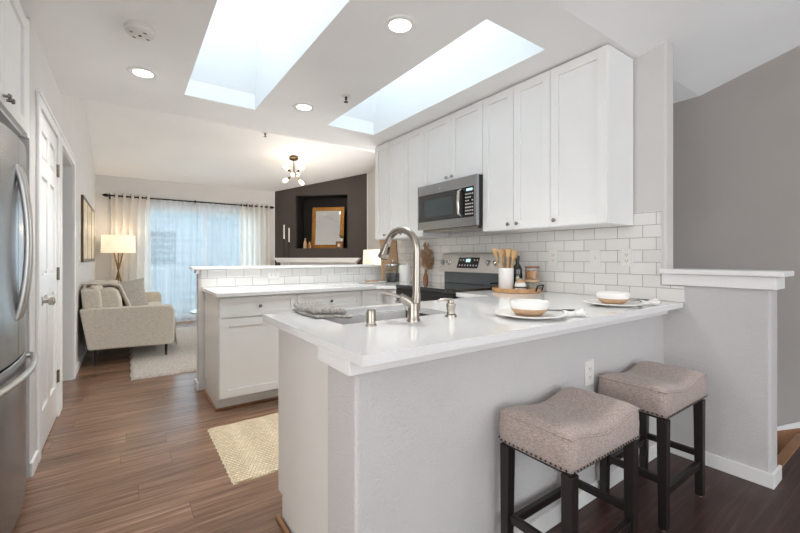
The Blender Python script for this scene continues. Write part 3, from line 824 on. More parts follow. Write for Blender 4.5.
for i in range(25):
    y = -.40+.80*i/24; pts.append((.018+.055*(1-(y/.45)**2), y, .672))
pts = [(.0, -.40, .672)]+pts+[(.0, .40, .672)]
b.tube(pts, .0135, 12); b.done('handle', m_steelh, d, smooth=True)
b = B(); b.box(-.09, .36, 1.685, .0, .44, 1.71); b.done('hinge_cover', m_fridge_side, t, bevel=.003)
B().box(-.1, -.44, .0, -.05, .44, .05).done('kick_grille', m_black, t)

# door leaf and casings
t = thing('door_1', 'white six panel door closed in the left wall beside the refrigerator', 'door', (XL, (D0+D1)/2, 0)); t['kind'] = 'structure'
del t['category']
hw = (D1-D0)/2
b = B(F_posX(-.03, 0))
W = hw-.004; pan = []
for (v0, v1) in ((.24, .93), (1.06, 1.66), (1.77, 1.935)):
    for (u0, u1) in ((-W+.10, -.045), (.045, W-.10)): pan.append((u0, u1, v0, v1))
holed(b, -W, W, .008, DH-.004, pan, lambda b, a, c, d, e: b.box(a, 0, d, c, .034, e))
for (u0, u1, v0, v1) in pan:
    b.box(u0, 0, v0, u1, .018, v1); b.box(u0+.022, .018, v0+.022, u1-.022, .029, v1-.022)
b.done('door_leaf', m_trim, t, bevel=.003)
kb = B(F_posX(0.004, 0)); kb.tube([(-W+.06, 0, .905), (-W+.06, .008, .905), (-W+.06, .01, .905), (-W+.06, .032, .905), (-W+.06, .036, .905), (-W+.06, .058, .905), (-W+.06, .064, .905)], [.028, .027, .011, .010, .022, .025, .014], 18)
kb.done('door_handle', m_nickel, t, smooth=True)
for z in (.30, 1.05, 1.80):
    hb = B(F_posX(.004, 0)); hb.box(hw-.035, 0, z-.045, hw+.012, .004, z+.045); hb.tube([(hw-.004, .008, z-.046), (hw-.004, .008, z+.046)], .007, 8)
    hb.done('hinge', m_nickel, t, smooth=True)
def casing(name, y0, y1, zt, wd=.068):
    b = B(); b.box(XL, y0-wd, 0, XL+.016, y0, zt+wd); b.box(XL, y1, 0, XL+.016, y1+wd, zt+wd); b.box(XL, y0, zt, XL+.016, y1, zt+wd)
    b.box(XL, y0-.012-wd, zt+wd-.018, XL+.026, y1+wd+.012, zt+wd)
    struct(b, name, m_trim, bevel=.004)
casing('trim_9', D0, D1, DH)
casing('trim_10', O0, O1, OH)
b = B(); b.box(XL-.115, O1-.0, 0, XL, O1+.004, OH); b.box(XL-.115, O1-.012, 0, XL, O1, OH); b.box(XL-.115, O0, 0, XL, O0+.012, OH); b.box(XL-.115, O0, OH-.012, XL, O1, OH)
struct(b, 'trim_11', m_trim)

# framed art on the left wall
t = thing('framed_art', 'wide wooden frame with three sepia prints on the left wall', 'picture', (XL, 6.53, 1.495))
Fm = F_posX(0, 0)
b = B(Fm); holed(b, -.92, .92, -.38, .38, [(-.88, -.32, -.34, .34), (-.29, .29, -.34, .34), (.32, .88, -.34, .34)], lambda b, a, c, d, e: b.box(a, .002, d, c, .024, e))
b.done('frame', m_bronze, t, bevel=.003)
for u in (-.6, 0, .6):
    B(Fm).box(u-.281, .004, -.341, u+.281, .021, .341).done('print', m_art, t)

# ------------------------------------------------------------------ window, curtains
t = thing('window_1', 'sliding glass door behind sheer curtains in the far wall', 'window', (1.21, YW, 0)); t['kind'] = 'structure'; del t['category']
x0, x1 = WX0-1.21, WX1-1.21
def sash(u0, u1, y):
    b = B(); holed(b, u0, u1, .05, WZ, [(u0+.05, u1-.05, .12, WZ-.06)], lambda b, a, c, d, e: b.box(a, y, d, c, y+.04, e))
    o = b.done('sash', m_trim, t); B().box(u0+.05, y+.015, .12, u1-.05, y+.021, WZ-.06).done('pane', m_glassf, o)
sash(x0+.001, .03, .02); sash(-.03, x1-.001, .065)
b = B(); b.box(x0-.07, -.016, .0, x0, .0, WZ+.07); b.box(x1, -.016, 0, x1+.07, 0, WZ+.07); b.box(x0, -.016, WZ, x1, 0, WZ+.07); b.box(x0, -.002, .0, x1, .118, .04)
b.done('window_casing', m_trim, t)
# outdoors: deck and a sided house wall, railing
b = B(); b.box(-2, YW+.12, -.12, 5.5, 12.5, -.02); struct(b, 'terrain', m_grass)
t = thing('neighbour_house', 'pale sided house wall seen dimly through the sheer curtains', 'house', (2.0, 12.2, 0))
b = B(); holed(b, -4, 4, -.02, 3.4, [(-1.6, -.9, 1.0, 1.9)], lambda b, a, c, d, e: b.box(a, 0, d, c, .1, e)); b.done('wall_siding', m_fence, t)
b = B()
for k in range(20): b.box(-4, -.012, .05+k*.165, 4, 0, .06+k*.165)
b.done('siding_lap', m_trim, t)
B().box(-1.6, .03, 1.0, -.9, .06, 1.9).done('window_pane', m_blackgl, t)
t = thing('deck_railing', 'white deck railing outside the glass door', 'railing', (1.4, 9.6, -.02))
b = B(); b.box(-2.2, -.03, .93, 2.2, .03, .97); b.box(-2.2, -.02, .12, 2.2, .02, .16); b.box(-2.2, -.02, .5, 2.2, .02, .53); b.done('rails', m_trim, t)
for x in (-2.2, -.7, .8, 2.2): B().box(x-.04, -.04, 0, x+.04, .04, 1.0).done('post', m_trim, t)

t = thing('curtain_rod', 'black iron curtain rod above the far window', 'curtain rod', (1.03, 7.99, 2.195))
B().tube([(-1.28, 0, 0), (1.36, 0, 0)], .012, 12).done('rod', m_rod, t, smooth=True)
for s in (-1, 1):
    o_ = .08 if s < 0 else 0
    B().tube([(s*1.36+o_, 0, 0), (s*1.37+o_, 0, 0), (s*1.39+o_, 0, 0), (s*1.42+o_, 0, 0), (s*1.44+o_, 0, 0)], [.012, .024, .028, .02, .006], 12).done('finial', m_rod, t, smooth=True)
for x in (-1.262, 0.0, 1.30):
    b = B(); b.box(x-.006, .0, -.02, x+.006, .106, -.012); b.box(x-.012, .100, -.05, x+.012, .108, .03); b.tube([(x, 0, -.016), (x, 0, .03)], .008, 8); b.done('bracket', m_rod, t)
def curtain(name, label, x0, x1, z0, z1, folds, amp, mat, cat, y=7.99, grom=True):
    n = folds*10
    cx = (x0+x1)/2
    t = thing(name, label, cat, (cx, y, 0))
    def f(u, v):
        a = amp*(1-.25*v)
        return (x0-cx+(x1-x0)*u+.012*math.sin(u*31+v*3), a*math.sin(2*PI*folds*u)+.008*math.sin(u*17+v*9), z1+(z0-z1)*v)
    B().grid(n, 12, f).done('panel', mat, t, smooth='all')
    if grom:
        for i in range(folds*2):
            u = (i+.0)/(folds*2)+.0
            if 0 < i:
                x = x0-cx+(x1-x0)*u
                B().tube([(x-.004, 0, 2.195), (x+.004, 0, 2.195)], .026, 14).done('grommet', m_rod, t)
    return t
curtain('curtain', 'white grommet curtain panel gathered beside the floor lamp', -.22, .33, .02, 2.245, 5, .035, m_curt, 'curtain')
curtain('curtain', 'white grommet curtain panel gathered beside the fireplace wall', 1.78, 2.38, .02, 2.245, 6, .035, m_curt, 'curtain')
curtain('sheer_curtain', 'pale blue sheer curtain across the middle of the far window', .30, 1.82, .02, 2.185, 13, .018, m_sheer, 'curtain', grom=False)

# ------------------------------------------------------------------ fireplace side
def fw(u, out, z): return FW @ Vector((u, -out, z))
FR = -PI/4
m0, m1 = s_of(279), s_of(361)
mc = (m0+m1)/2
t = thing('mantel', 'white fireplace mantel shelf on the charcoal corner wall', 'mantel', tuple(fw(mc, 0, 0)), FR)
hw = (m1-m0)/2
MZ = 1.165
B().prism([(-hw, MZ), (hw, MZ), (hw, MZ-.025), (hw-.03, MZ-.05), (hw-.06, MZ-.09), (-hw+.06, MZ-.09), (-hw+.03, MZ-.05), (-hw, MZ-.025)], -.20, -.002, 'y').done('shelf', m_trim, t, bevel=.003)
for s in (-1, 1): B().box(s*(hw-.08), -.10, 0, s*(hw-.26), -.002, MZ-.09).done('pilaster', m_trim, t)
B().box(-hw+.26, -.06, .75, hw-.26, -.002, MZ-.09).done('frieze', m_trim, t)
b = B(); b.box(-hw+.26, -.03, 0, hw-.26, -.002, .75); b.done('firebox', m_black, t)
for px, h, lab in ((286.3, .385, 'taller black candlestick with white taper on the mantel nearest the curtain'), (291.2, .32, 'shorter black candlestick with white taper on the mantel')):
    u = s_of(px)
    t = thing('candlestick', lab, 'candlestick', tuple(fw(u, .10, MZ)))
    B().lathe([(0, 0), (.045, 0), (.045, .006), (.012, .014), (.007, .03), (.007, h-.03), (.018, h-.02), (.018, h), (0, h)], n=16).done('holder', m_rod, t, smooth=True)
    B().lathe([(.015, h), (.015, h+.28), (.006, h+.29), (0, h+.29)], n=12).done('candle', m_candle, t, smooth=True)
# mirror leaning in the niche
u0, u1 = s_of(308.5), s_of(341)
u = (u0+u1)/2; hwm = (u1-u0)/2
t = thing('mirror', 'gold framed rectangular mirror leaning inside the black niche', 'mirror', tuple(fw(u, -.16, nz0)), FR)
t.rotation_euler = (R(-4), 0, FR)
HM = .86
b = B(); holed(b, -hwm, hwm, 0, HM, [(-hwm+.075, hwm-.075, .075, HM-.075)], lambda b, a, c, d, e: b.box(a, -.015, d, c, .015, e)); b.done('frame', m_gold, t, bevel=.006)
b = B(); holed(b, -hwm+.06, hwm-.06, .06, HM-.06, [(-hwm+.075, hwm-.075, .075, HM-.075)], lambda b, a, c, d, e: b.box(a, -.022, d, c, -.015, e)); b.done('inner_bead', m_gold, t)
B().box(-hwm+.07, -.004, .07, hwm-.07, .002, HM-.07).done('glass', m_mirror, t)
# small things in the niche
u = s_of(303.5)
o = B().lathe([(0, 0), (.035, 0), (.038, .02), (.036, .12), (.016, .15), (.014, .19), (.02, .195), (.02, .21), (0, .21)], n=16).done('glass_decanter', m_ceramt, smooth=True, loc=tuple(fw(u, .0+(-.08), nz0)))
tag(o, 'small glass decanter in the niche left of the mirror', 'bottle')
u = s_of(308.5)
o = B().lathe([(0, 0), (.04, 0), (.045, .05), (.03, .10), (.02, .14), (0, .145)], n=16).done('amber_jar', m_amber, smooth=True, loc=tuple(fw(u, -.06, nz0)))
tag(o, 'small amber jar standing against the mirror frame', 'jar')
u = s_of(340)
t = thing('wooden_box', 'small dark box with pale label in the niche right of the mirror', 'box', tuple(fw(u, -.06, nz0)), FR)
B().box(-.10, -.03, 0, .04, .05, .14).done('case', m_woodd, t, bevel=.003); B().box(-.06, -.034, .03, -.01, -.03, .09).done('tag_card', m_label, t)
t = thing('potted_plant', 'tiny potted green plant on the dark box in the niche', 'plant', tuple(fw(s_of(340.5), -.06, nz0+.1405)), FR)
B().lathe([(0, 0), (.025, 0), (.034, .06), (.03, .058), (0, .05)], n=14).done('pot', m_ceram, t, smooth=True)
b = B()
for k in range(16):
    a = k*2.4; l = .05+.04*random.random(); h = .06+.10*random.random()
    p = Vector((l*math.cos(a), l*math.sin(a)*.7, h)); q = Vector((0, 0, .05)); sd = Vector((-math.sin(a), math.cos(a), 0))*.016
    mid = (p+q)/2+Vector((0, 0, .02)); vs = [b.v(q), b.v(mid+sd), b.v(p), b.v(mid-sd)]; b.bm.faces.new(vs)
b.done('leaves', m_leaf, t, solid=.001)
# side table with lamp near the fireplace, behind the pony wall
lx, ly = 3.36, 5.52
t = thing('side_table', 'small round side table behind the pony wall under the lamp', 'side table', (lx, ly, 0))
B().lathe([(0, .60), (.24, .60), (.24, .625), (0, .625)], n=32).done('tabletop', m_woodd, t, smooth=True)
for k in range(3):
    a = k*2.094; B().tube([(.20*math.cos(a), .20*math.sin(a), 0), (.12*math.cos(a), .12*math.sin(a), .60)], .012, 8).done('leg', m_legw, t)
t = thing('table_lamp', 'lit white drum table lamp seen just above the far pony wall cap', 'lamp', (lx, ly, .625))
B().lathe([(0, 0), (.07, 0), (.08, .02), (.06, .12), (.09, .24), (.05, .36), (.012, .40), (.012, .50), (0, .50)], n=24).done('base', m_ceram, t, smooth=True)
B().lathe([(.19, .40), (.175, .672)], n=32).done('lamp_shade', m_lampsh2, t, smooth=True, solid=.003)
# round teal side table by the window (a sliver shows behind the pony wall)
t = thing('glass_table', 'pale teal glass topped low table peeking out behind the far pony wall end', 'table', (1.02, 5.55, 0.021))
B().lathe([(0, .44), (.36, .44), (.365, .45), (.36, .46), (0, .46)], n=40).done('tabletop', m_teal, t, smooth=True)
for k in range(3):
    a = k*2.094+.4; B().tube([(.28*math.cos(a), .28*math.sin(a), 0), (.22*math.cos(a), .22*math.sin(a), .44)], .012, 8).done('leg', m_rod, t)

# ------------------------------------------------------------------ living room: rug, sofa, lamp
def rugmesh(x0, x1, y0, y1, h, nx, ny, amp, edge=.006):
    def f(u, v):
        e = math.sin(u*97)*math.sin(v*83)
        x = x0+(x1-x0)*u + (edge*math.sin(v*61) if u in (0, 1) else 0)
        y = y0+(y1-y0)*v + (edge*math.sin(u*71) if v in (0, 1) else 0)
        z = h+amp*random.uniform(-1, 1)+amp*.5*e
        if u in (0, 1) or v in (0, 1): z = .001
        return (x, y, z)
    return B().grid(nx, ny, f)
o = rugmesh(0, 2.1, -1.4, 1.4, .018, 110, 140, .004, .004).done('shag_rug', m_shag, smooth='all', loc=(.03, 5.88, 0)); tag(o, 'cream shag area rug on the living room floor beside the sofa', 'rug')
# jute runner
b = B()
X0, X1, Y0, Y1 = .445, 1.36, 2.115, 2.90
def jf(u, v):
    z = .009+.0022*math.sin(v*2*PI*38) if 0 < u < 1 and 0 < v < 1 else .001
    return (X0+(X1-X0)*u+.0025*math.sin(v*90), Y0+(Y1-Y0)*v+.003*math.sin(u*30), z)
b.grid(60, 190, jf)
o = b.done('jute_rug', m_jute, smooth='all'); tag(o, 'woven natural jute rug on the kitchen floor beside the peninsula', 'rug')

SYn, SYf = 5.22, 7.45
t = thing('sofa', 'cream linen sofa with splayed back along the left wall', 'sofa', (0, (SYn+SYf)/2, 0))
L = (SYf-SYn)/2
arm = [(-.335, .185), (.43, .165), (.455, .20), (.458, .555), (.44, .60), (.40, .62), (-.40, .625), (-.405, .61)]
for s in (-1, 1):
    B().prism(arm, s*L, s*(L-.11), 'y').done('arm', m_sofa, t, smooth=True, bevel=.02, seg=3)
B().box(-.33, -L+.11, .17, .42, L-.11, .32).done('seat_base', m_sofa, t, bevel=.015)
B().prism([(-.345, .185), (-.18, .30), (-.235, .82), (-.405, .84)], -L+.08, L-.08, 'y').done('back', m_sofa, t, bevel=.03, seg=3)
for k in (-1, 1):
    b = B(); b.box(-.17, k*.005, .322, .44, k*(L-.115), .47); b.done('seat_cushion', m_sofa, t, bevel=.03, seg=3)
for (x, y) in ((-.28, -L+.12), (.38, -L+.12), (-.28, L-.12), (.38, L-.12)):
    b = B(); b.tube([(x, y, .0 if x < 0 else .018), (x, y, .185)], [.011, .018], 12); b.done('leg', m_legw, t, smooth=True)
def cushion(label, loc, rot, w_, h, d, mat):
    o = B().pillow(w_, h, d, pinch=.06).done('throw_pillow', mat, smooth='all', loc=loc, rot=rot); tag(o, label, 'pillow'); return o
for k in (-1, 1):
    b = B(); b.prism([(-.235, .472), (-.03, .472), (-.05, .70), (-.085, .80), (-.14, .835), (-.25, .82)], k*.006, k*(L-.12), 'y'); b.done('back_cushion', m_sofa, t, smooth=True, bevel=.035, seg=4)
cushion('grey linen throw pillow leaning on the sofa back cushions', (.0, 6.0, .665), (R(72), R(-4), R(22)), .46, .44, .16, m_pil1)
cushion('small pale pillow in the near corner of the sofa against the wall side', (-.26, 5.44, .74), (R(80), 0, R(75)), .26, .26, .10, m_pil2)
def throw_path(k):
    pts = [(-.375, .60), (-.388, .80), (-.385, .85), (-.34, .852), (-.25, .845), (-.15, .848), (-.075, .815), (-.030, .70), (.01, .60), (.04, .50), (.20, .49), (.42, .485), (.468, .46), (.485, .34), (.50, .20), (.52, .075)]
    q = k*(len(pts)-1); i = min(int(q), len(pts)-2); f_ = q-i
    a, c = pts[i], pts[i+1]; return (a[0]+(c[0]-a[0])*f_, a[1]+(c[1]-a[1])*f_)
b = B(); b.grid(26, 60, lambda u, v: (throw_path(v)[0]+.012*math.sin(u*19+v*3), 5.50+.36*u+.10*v+.015*math.sin(v*20), throw_path(v)[1]+.012*math.sin(u*26+v*4)+.012))
o = b.done('throw_blanket', m_throw, smooth='all', solid=.012); tag(o, 'cream knit throw blanket draped over the sofa back and seat', 'blanket')
t = thing('floor_lamp', 'lit drum shade floor lamp with crossed brass legs in the far left corner', 'lamp', (-.11, 7.72, 0))
B().lathe([(.228, 1.245), (.220, 1.525)], n=40).done('lamp_shade', m_lampsh, t, smooth=True, solid=.003)
for s in (-1, 1):
    B().tube([(s*.19, s*.05, 0), (-s*.06, -s*.02, 1.26)], .011, 8).done('leg', m_brass, t, smooth=True)
B().tube([(.0, .16, 0), (-.0, -.02, .80), (0, -.03, 1.26)], .011, 8).done('leg', m_brass, t, smooth=True)
B().tube([(-.08, 0, 1.26), (.08, 0, 1.26)], .008, 8).done('crossbar', m_brass, t)
B().sphere((0, 0, 1.38), .035, 8).done('bulb', m_bulb, t, smooth=True)
l = bpy.data.lights.new('floor_lamp_light', 'POINT'); l.energy = 1.8; l.color = (1, .82, .6); l.shadow_soft_size = .05
lo = bpy.data.objects.new('floor_lamp_light', l); COL.objects.link(lo); lo.location = (-.11, 7.72, 1.60)

# ------------------------------------------------------------------ ceiling things
for (x, y, r, lab) in ((.091, 3.208, .093, 'round recessed ceiling light near the left wall'), (1.224, 3.148, .093, 'round recessed ceiling light between the skylights at their far ends'), (1.223, 1.737, .093, 'round recessed ceiling light between the skylights close to the viewer')):
    t = thing('ceiling_light', lab, 'ceiling light', (x, y, CZ))
    B().lathe([(r*.60, .0), (r*.66, -.006), (r*.95, -.008), (r, -.003), (r, .0)], n=40).done('trim_ring', m_trim, t, smooth=True)
    B().lathe([(0, -.004), (r*.64, -.004), (r*.64, -.001), (0, -.001)], n=32).done('lamp_lens', m_can, t)
    l = bpy.data.lights.new('ceiling_light_beam', 'SPOT'); l.energy = 27; l.spot_size = R(118); l.spot_blend = .9; l.color = (1, .975, .94); l.shadow_soft_size = .06
    lo = bpy.data.objects.new('ceiling_light_beam', l); COL.objects.link(lo); lo.location = (x, y, CZ-.03)
t = thing('smoke_detector', 'round white smoke detector on the ceiling near the refrigerator', 'smoke detector', (.06, 2.59, CZ))
B().lathe([(.075, 0), (.075, -.012), (.068, -.014)], n=32).done('base_plate', m_plast, t, smooth=True)
B().lathe([(.070, -.012), (.070, -.030), (.060, -.040), (.03, -.043), (0, -.043)], n=32).done('housing', m_plast, t, smooth=True)
for a in (.6, 2.2, 3.6, 5.2):
    B().box(.045*math.cos(a)-.008, .045*math.sin(a)-.003, -.0435, .045*math.cos(a)+.008, .045*math.sin(a)+.003, -.040).done('vent_slot', m_slot, t)
B().lathe([(0, -.045), (.008, -.045), (.008, -.042)], n=12).done('test_button', m_slot, t)
for (x, y, z, lab) in ((1.412, 2.744, CZ, 'chrome fire sprinkler head between the two skylights'), (1.36, 4.75, 2.67, 'chrome fire sprinkler head on the rising living room ceiling')):
    t = thing('sprinkler', lab, 'sprinkler', (x, y, z))
    B().lathe([(0, 0), (.038, 0), (.036, -.004), (.015, -.006), (0, -.006)], n=24).done('escutcheon', m_plast, t, smooth=True)
    B().lathe([(.009, -.004), (.009, -.03), (.004, -.034), (.004, -.045), (.017, -.046), (.017, -.049), (0, -.049)], n=14).done('head', m_bronze, t, smooth=True)
# sputnik ceiling lamp on the vaulted ceiling
cx_, cy_, cz_ = 2.34, 6.48, 2.868
t = thing('chandelier', 'small six bulb starburst ceiling lamp on the vaulted living room ceiling', 'chandelier', (cx_, cy_, cz_))
B().lathe([(0, .012), (.075, .010), (.075, -.012), (.06, -.022), (0, -.024)], n=32).done('canopy', m_bronze, t, smooth=True, rot=(R(-11.8), 0, 0))
B().tube([(0, 0, -.015), (0, 0, -.27)], .008, 10).done('stem', m_bronze, t)
B().sphere((0, 0, -.28), .028, 8).done('hub', m_bronze, t, smooth=True)
rt, up = Vector((math.cos(TH), -math.sin(TH), 0)), Vector((0, 0, 1)); fd = Vector((math.sin(TH), math.cos(TH), 0))
for (a, c, d_) in ((.85, .75, .1), (-.8, .72, -.2), (.75, -.8, .3), (-.95, -.6, .1), (.15, -.2, -1), (.1, .25, 1)):
    v_ = (rt*a+up*c+fd*d_).normalized(); h_ = Vector((0, 0, -.28))
    a_ = B().tube([h_+v_*.02, h_+v_*.08, h_+v_*.085, h_+v_*.13], [.007, .007, .018, .018], 10).done('socket_arm', m_bronze, t, smooth=True)
    B().tube([h_+v_*.13, h_+v_*.145, h_+v_*.18, h_+v_*.215, h_+v_*.228], [.014, .026, .034, .026, .008], 12).done('bulb', m_bulb, a_, smooth=True)
l = bpy.data.lights.new('chandelier_light', 'POINT'); l.energy = 4.5; l.color = (1, .84, .62); l.shadow_soft_size = .12
lo = bpy.data.objects.new('chandelier_light', l); COL.objects.link(lo); lo.location = (cx_-.02, cy_-.08, cz_-.36)

# ------------------------------------------------------------------ stools
def make_stool(label, loc):
    t = thing('counter_stool', label, 'stool', loc, 0)
    W2, D2, zb = .232, .148, .484
    def sad(a): return .016*(1-math.cos(PI*min(1, abs(a))))
    def edge(a): return .559+sad(a)
    b = B(); rings = []
    def loop(off, zf):
        ps = [(-1+2*i/16, -1) for i in range(17)]+[(1, -1+2*i/8) for i in range(1, 9)]+[(1-2*i/16, 1) for i in range(1, 17)]+[(-1, 1-2*i/8) for i in range(1, 8)]
        out = []
        for (a, c) in ps:
            x, y = a*(W2+off), c*(D2+off)
            if abs(a) > .999 and abs(c) > .999: x -= math.copysign(.007, a); y -= math.copysign(.007, c)
            out.append(b.v((x, y, zf(a, c))))
        return out
    for off, zf in ((-.012, lambda a, c: zb-.001), (-.002, lambda a, c: zb), (.003, lambda a, c: zb+.02), (.004, lambda a, c: .5*(zb+edge(a))), (.001, lambda a, c: edge(a)-.006), (-.004, lambda a, c: edge(a))):
        rings.append(loop(off, zf))
    for r0, r1 in zip(rings, rings[1:]):
        k = len(r0)
        for i in range(k): b.bm.faces.new((r0[i], r0[(i+1) % k], r1[(i+1) % k], r1[i]))
    b.bm.faces.new(list(reversed(rings[0])))
    b.done('cushion_side', m_stool, t, smooth='all')
    b = B()
    def top(u, v):
        a, c = math.sin((u-.5)*PI), math.sin((v-.5)*PI)
        k = (max(0, 1-abs(a)**7)*max(0, 1-abs(c)**5))**.5
        x, y = a*(W2-.004), c*(D2-.004)
        if abs(a) > .99 and abs(c) > .99: x -= math.copysign(.006, a); y -= math.copysign(.006, c)
        return (x, y, edge(a)+.030*k)
    b.grid(34, 24, top)
    b.done('seat_cushion', m_stool, t, smooth='all')
    pipe = []
    for i in range(65):
        a = 2*PI*i/64; ca, sa = math.cos(a), math.sin(a); m_ = max(abs(ca), abs(sa)); ca /= m_; sa /= m_
        pipe.append((ca*(W2-.003), sa*(D2-.003), edge(ca)+.001))
    B().tube(pipe, .003, 6, cap=False).done('piping', m_stool, t, smooth='all')
    b = B()
    def nail(x, y, nx, ny):
        p = Vector((x, y, zb+.009)); d = Vector((nx, ny, 0))
        b.tube([p, p+d*.0015, p+d*.003], [.0042, .0038, .0018], 6)
    for i in range(25):
        x = -W2+.01+i*(2*W2-.02)/24; nail(x, -D2-.002, 0, -1); nail(x, D2+.002, 0, 1)
    for i in range(1, 16):
        y = -D2+i*(2*D2)/16; nail(-W2-.002, y, -1, 0); nail(W2+.002, y, 1, 0)
    b.done('nailhead_trim', m_nail, t)
    # frame and legs
    B().box(-W2+.012, -D2+.012, zb-.012, W2-.012, D2-.012, zb+.01).done('seat_frame', m_legw, t)
    for sx in (-1, 1):
        for sy in (-1, 1):
            x, y = sx*(W2-.026), sy*(D2-.024)
            xb, yb_ = sx*(W2-.024), sy*(D2-.022); q, r = .02, .016
            ps = []
            for (z, hh, xx, yy) in ((.006, r, xb, yb_), (zb-.012, q, x, y)):
                ps += [(xx-hh, yy-hh, z), (xx+hh, yy-hh, z), (xx+hh, yy+hh, z), (xx-hh, yy+hh, z)]
            lg = B().hexa(ps).done('leg', m_legw, t, bevel=.002)
            B().lathe([(0, 0), (.011, 0), (.012, .006), (0, .006)], (xb, yb_, 0), 12).done('foot_glide', m_chrome, lg)
    xl, yl = W2-.026, D2-.024
    B().box(-xl+.018, -yl-.011, .14, xl-.018, -yl+.011, .172).done('front_stretcher', m_legw, t, bevel=.002)
    B().box(-xl+.018, yl-.011, .16, xl-.018, yl+.011, .19).done('back_stretcher', m_legw, t, bevel=.002)
    for s in (-1, 1): B().box(s*xl-.010, -yl+.018, .19, s*xl+.010, yl-.018, .22).done('side_stretcher', m_legw, t, bevel=.002)
    return t
s1 = make_stool('taupe upholstered saddle stool with nailheads nearest the viewer, left of the outlet', (1.367, .828, 0))
s2 = dup(s1, (2.092, .836, 0), 0, 'taupe upholstered saddle stool with nailheads farther along, beside the half wall')
for s in (s1, s2): s['group'] = 'saddle stools at the peninsula'

# ------------------------------------------------------------------ things on the near counter
Z = CT
def setting(px, py, near):
    w_ = 'nearer to the sink' if near else 'nearer to the tiled wall'
    o = B().lathe([(0, .0), (.085, 0), (.10, .006), (.150, .016), (.152, .019), (.148, .020), (.10, .011), (0, .009)], n=48).done('dinner_plate', m_ceram, smooth='all', loc=(px, py, Z)); tag(o, 'white round dinner plate on the peninsula ' + w_, 'plate', 'dinner plates on the peninsula')
    t = thing('soup_bowl', 'white bowl with tan unglazed base on the plate ' + w_, 'bowl', (px-.003, py, Z+.0095), group='two-tone bowls on the plates')
    B().lathe([(0, 0), (.044, 0), (.056, .005), (.072, .018), (.0785, .031)], n=40).done('base', m_ceramt, t, smooth='all')
    B().lathe([(.0785, .031), (.082, .042), (.082, .060), (.0805, .062), (.078, .060), (.076, .044), (.055, .014), (0, .007)], n=40).done('rim', m_ceram, t, smooth='all')
    c0 = Vector((px, py, Z))
    t = thing('napkin', 'white rolled cloth napkin beside the plate ' + w_, 'napkin', tuple(c0+rt_*.19-fd_*.0), -TH+R(8), 'white napkins beside the plates')
    def nf(u, v):
        a = (u-.5)*2
        rr = .012+.009*abs(a)**1.5+.006*max(0, a)
        th = 2*PI*v
        return (.045*a, rr*1.1*math.cos(th)+.004*math.sin(9*u+3*v), .014+.004*max(0, a)+rr*.62*math.sin(th)+.003*math.sin(th*5+u*6))
    B().grid(16, 28, nf).done('cloth', m_throw2, t, smooth='all', solid=.002)
    o = thing('dinner_knife', 'black handled knife resting across the plate ' + w_, 'cutlery', tuple(c0+rt_*.125+fd_*.03+Vector((0, 0, .0235))), -TH-R(3), 'black cutlery beside the plates')
    B().box(-.035, -.005, 0, .03, .005, .004).done('blade', m_black, o, bevel=.001)
    B().box(.03, -.006, -.001, .085, .006, .006).done('handle', m_black, o, bevel=.002)
m_throw2 = weave('white_napkin_cloth', (238, 236, 232), (214, 210, 204), freq=900)
setting(1.452, 1.070, True)
setting(2.185, 1.068, False)

# wooden tray with crock, bottle, jars
tx, ty = 2.455, 1.93
t = thing('serving_tray', 'round wooden tray with iron handle on the counter by the range', 'tray', (tx, ty, Z))
B().lathe([(0, 0), (.172, 0), (.180, .004), (.182, .030), (.176, .032), (.172, .012), (0, .012)], n=48).done('tray_base', m_woodt, t, smooth=True)
hd = Vector((math.sin(1.0), -math.cos(1.0), 0))
def hnd(a):
    c, s = math.cos(a), math.sin(a); d = Vector((c, s, 0)); p = Vector((-s, c, 0)); o_ = d*.176
    return [o_-p*.06+Vector((0, 0, .014)), o_-p*.06+d*.012+Vector((0, 0, .055)), o_+p*.06+d*.012+Vector((0, 0, .055)), o_+p*.06+Vector((0, 0, .014))]
B().tube(hnd(R(-75)), .005, 8).done('tray_handle', m_rod, t)
B().tube(hnd(R(105)), .005, 8).done('tray_handle', m_rod, t)
zt = Z+.0122
cx1, cy1 = 2.39, 1.974
o = B().lathe([(0, 0), (.054, 0), (.057, .004), (.057, .168), (.055, .170), (.052, .168), (.051, .01), (0, .008)], n=36).done('utensil_crock', m_ceram, smooth=True, loc=(cx1, cy1, zt)); tag(o, 'white ceramic crock on the tray holding wooden utensils', 'crock')
U = [('wooden_spoon', -.03, .02, -.082, .05, .315, 'wooden spoon leaning farthest left out of the crock', 'flat'),
     ('wooden_spatula', -.02, -.02, -.055, -.02, .30, 'narrow flat wooden spatula in the crock second from the left', 'flat'),
     ('wooden_spoon', .0, .02, -.022, .03, .31, 'wooden spoon left of the middle of the crock', 'bowl'), ('wooden_spatula', -.005, -.03, .005, -.035, .305, 'flat wooden spatula standing upright at the front of the crock', 'flat'),
     ('wooden_spoon', .012, .01, .030, .0, .312, 'wooden spoon right of the middle of the crock', 'bowl'), ('wooden_fork', .02, -.02, .052, -.03, .298, 'pale wooden fork near the right rim of the crock', 'flat'),
     ('wooden_spoon', .025, .02, .078, .02, .290, 'wooden spoon leaning right towards the dark bottle', 'bowl')]
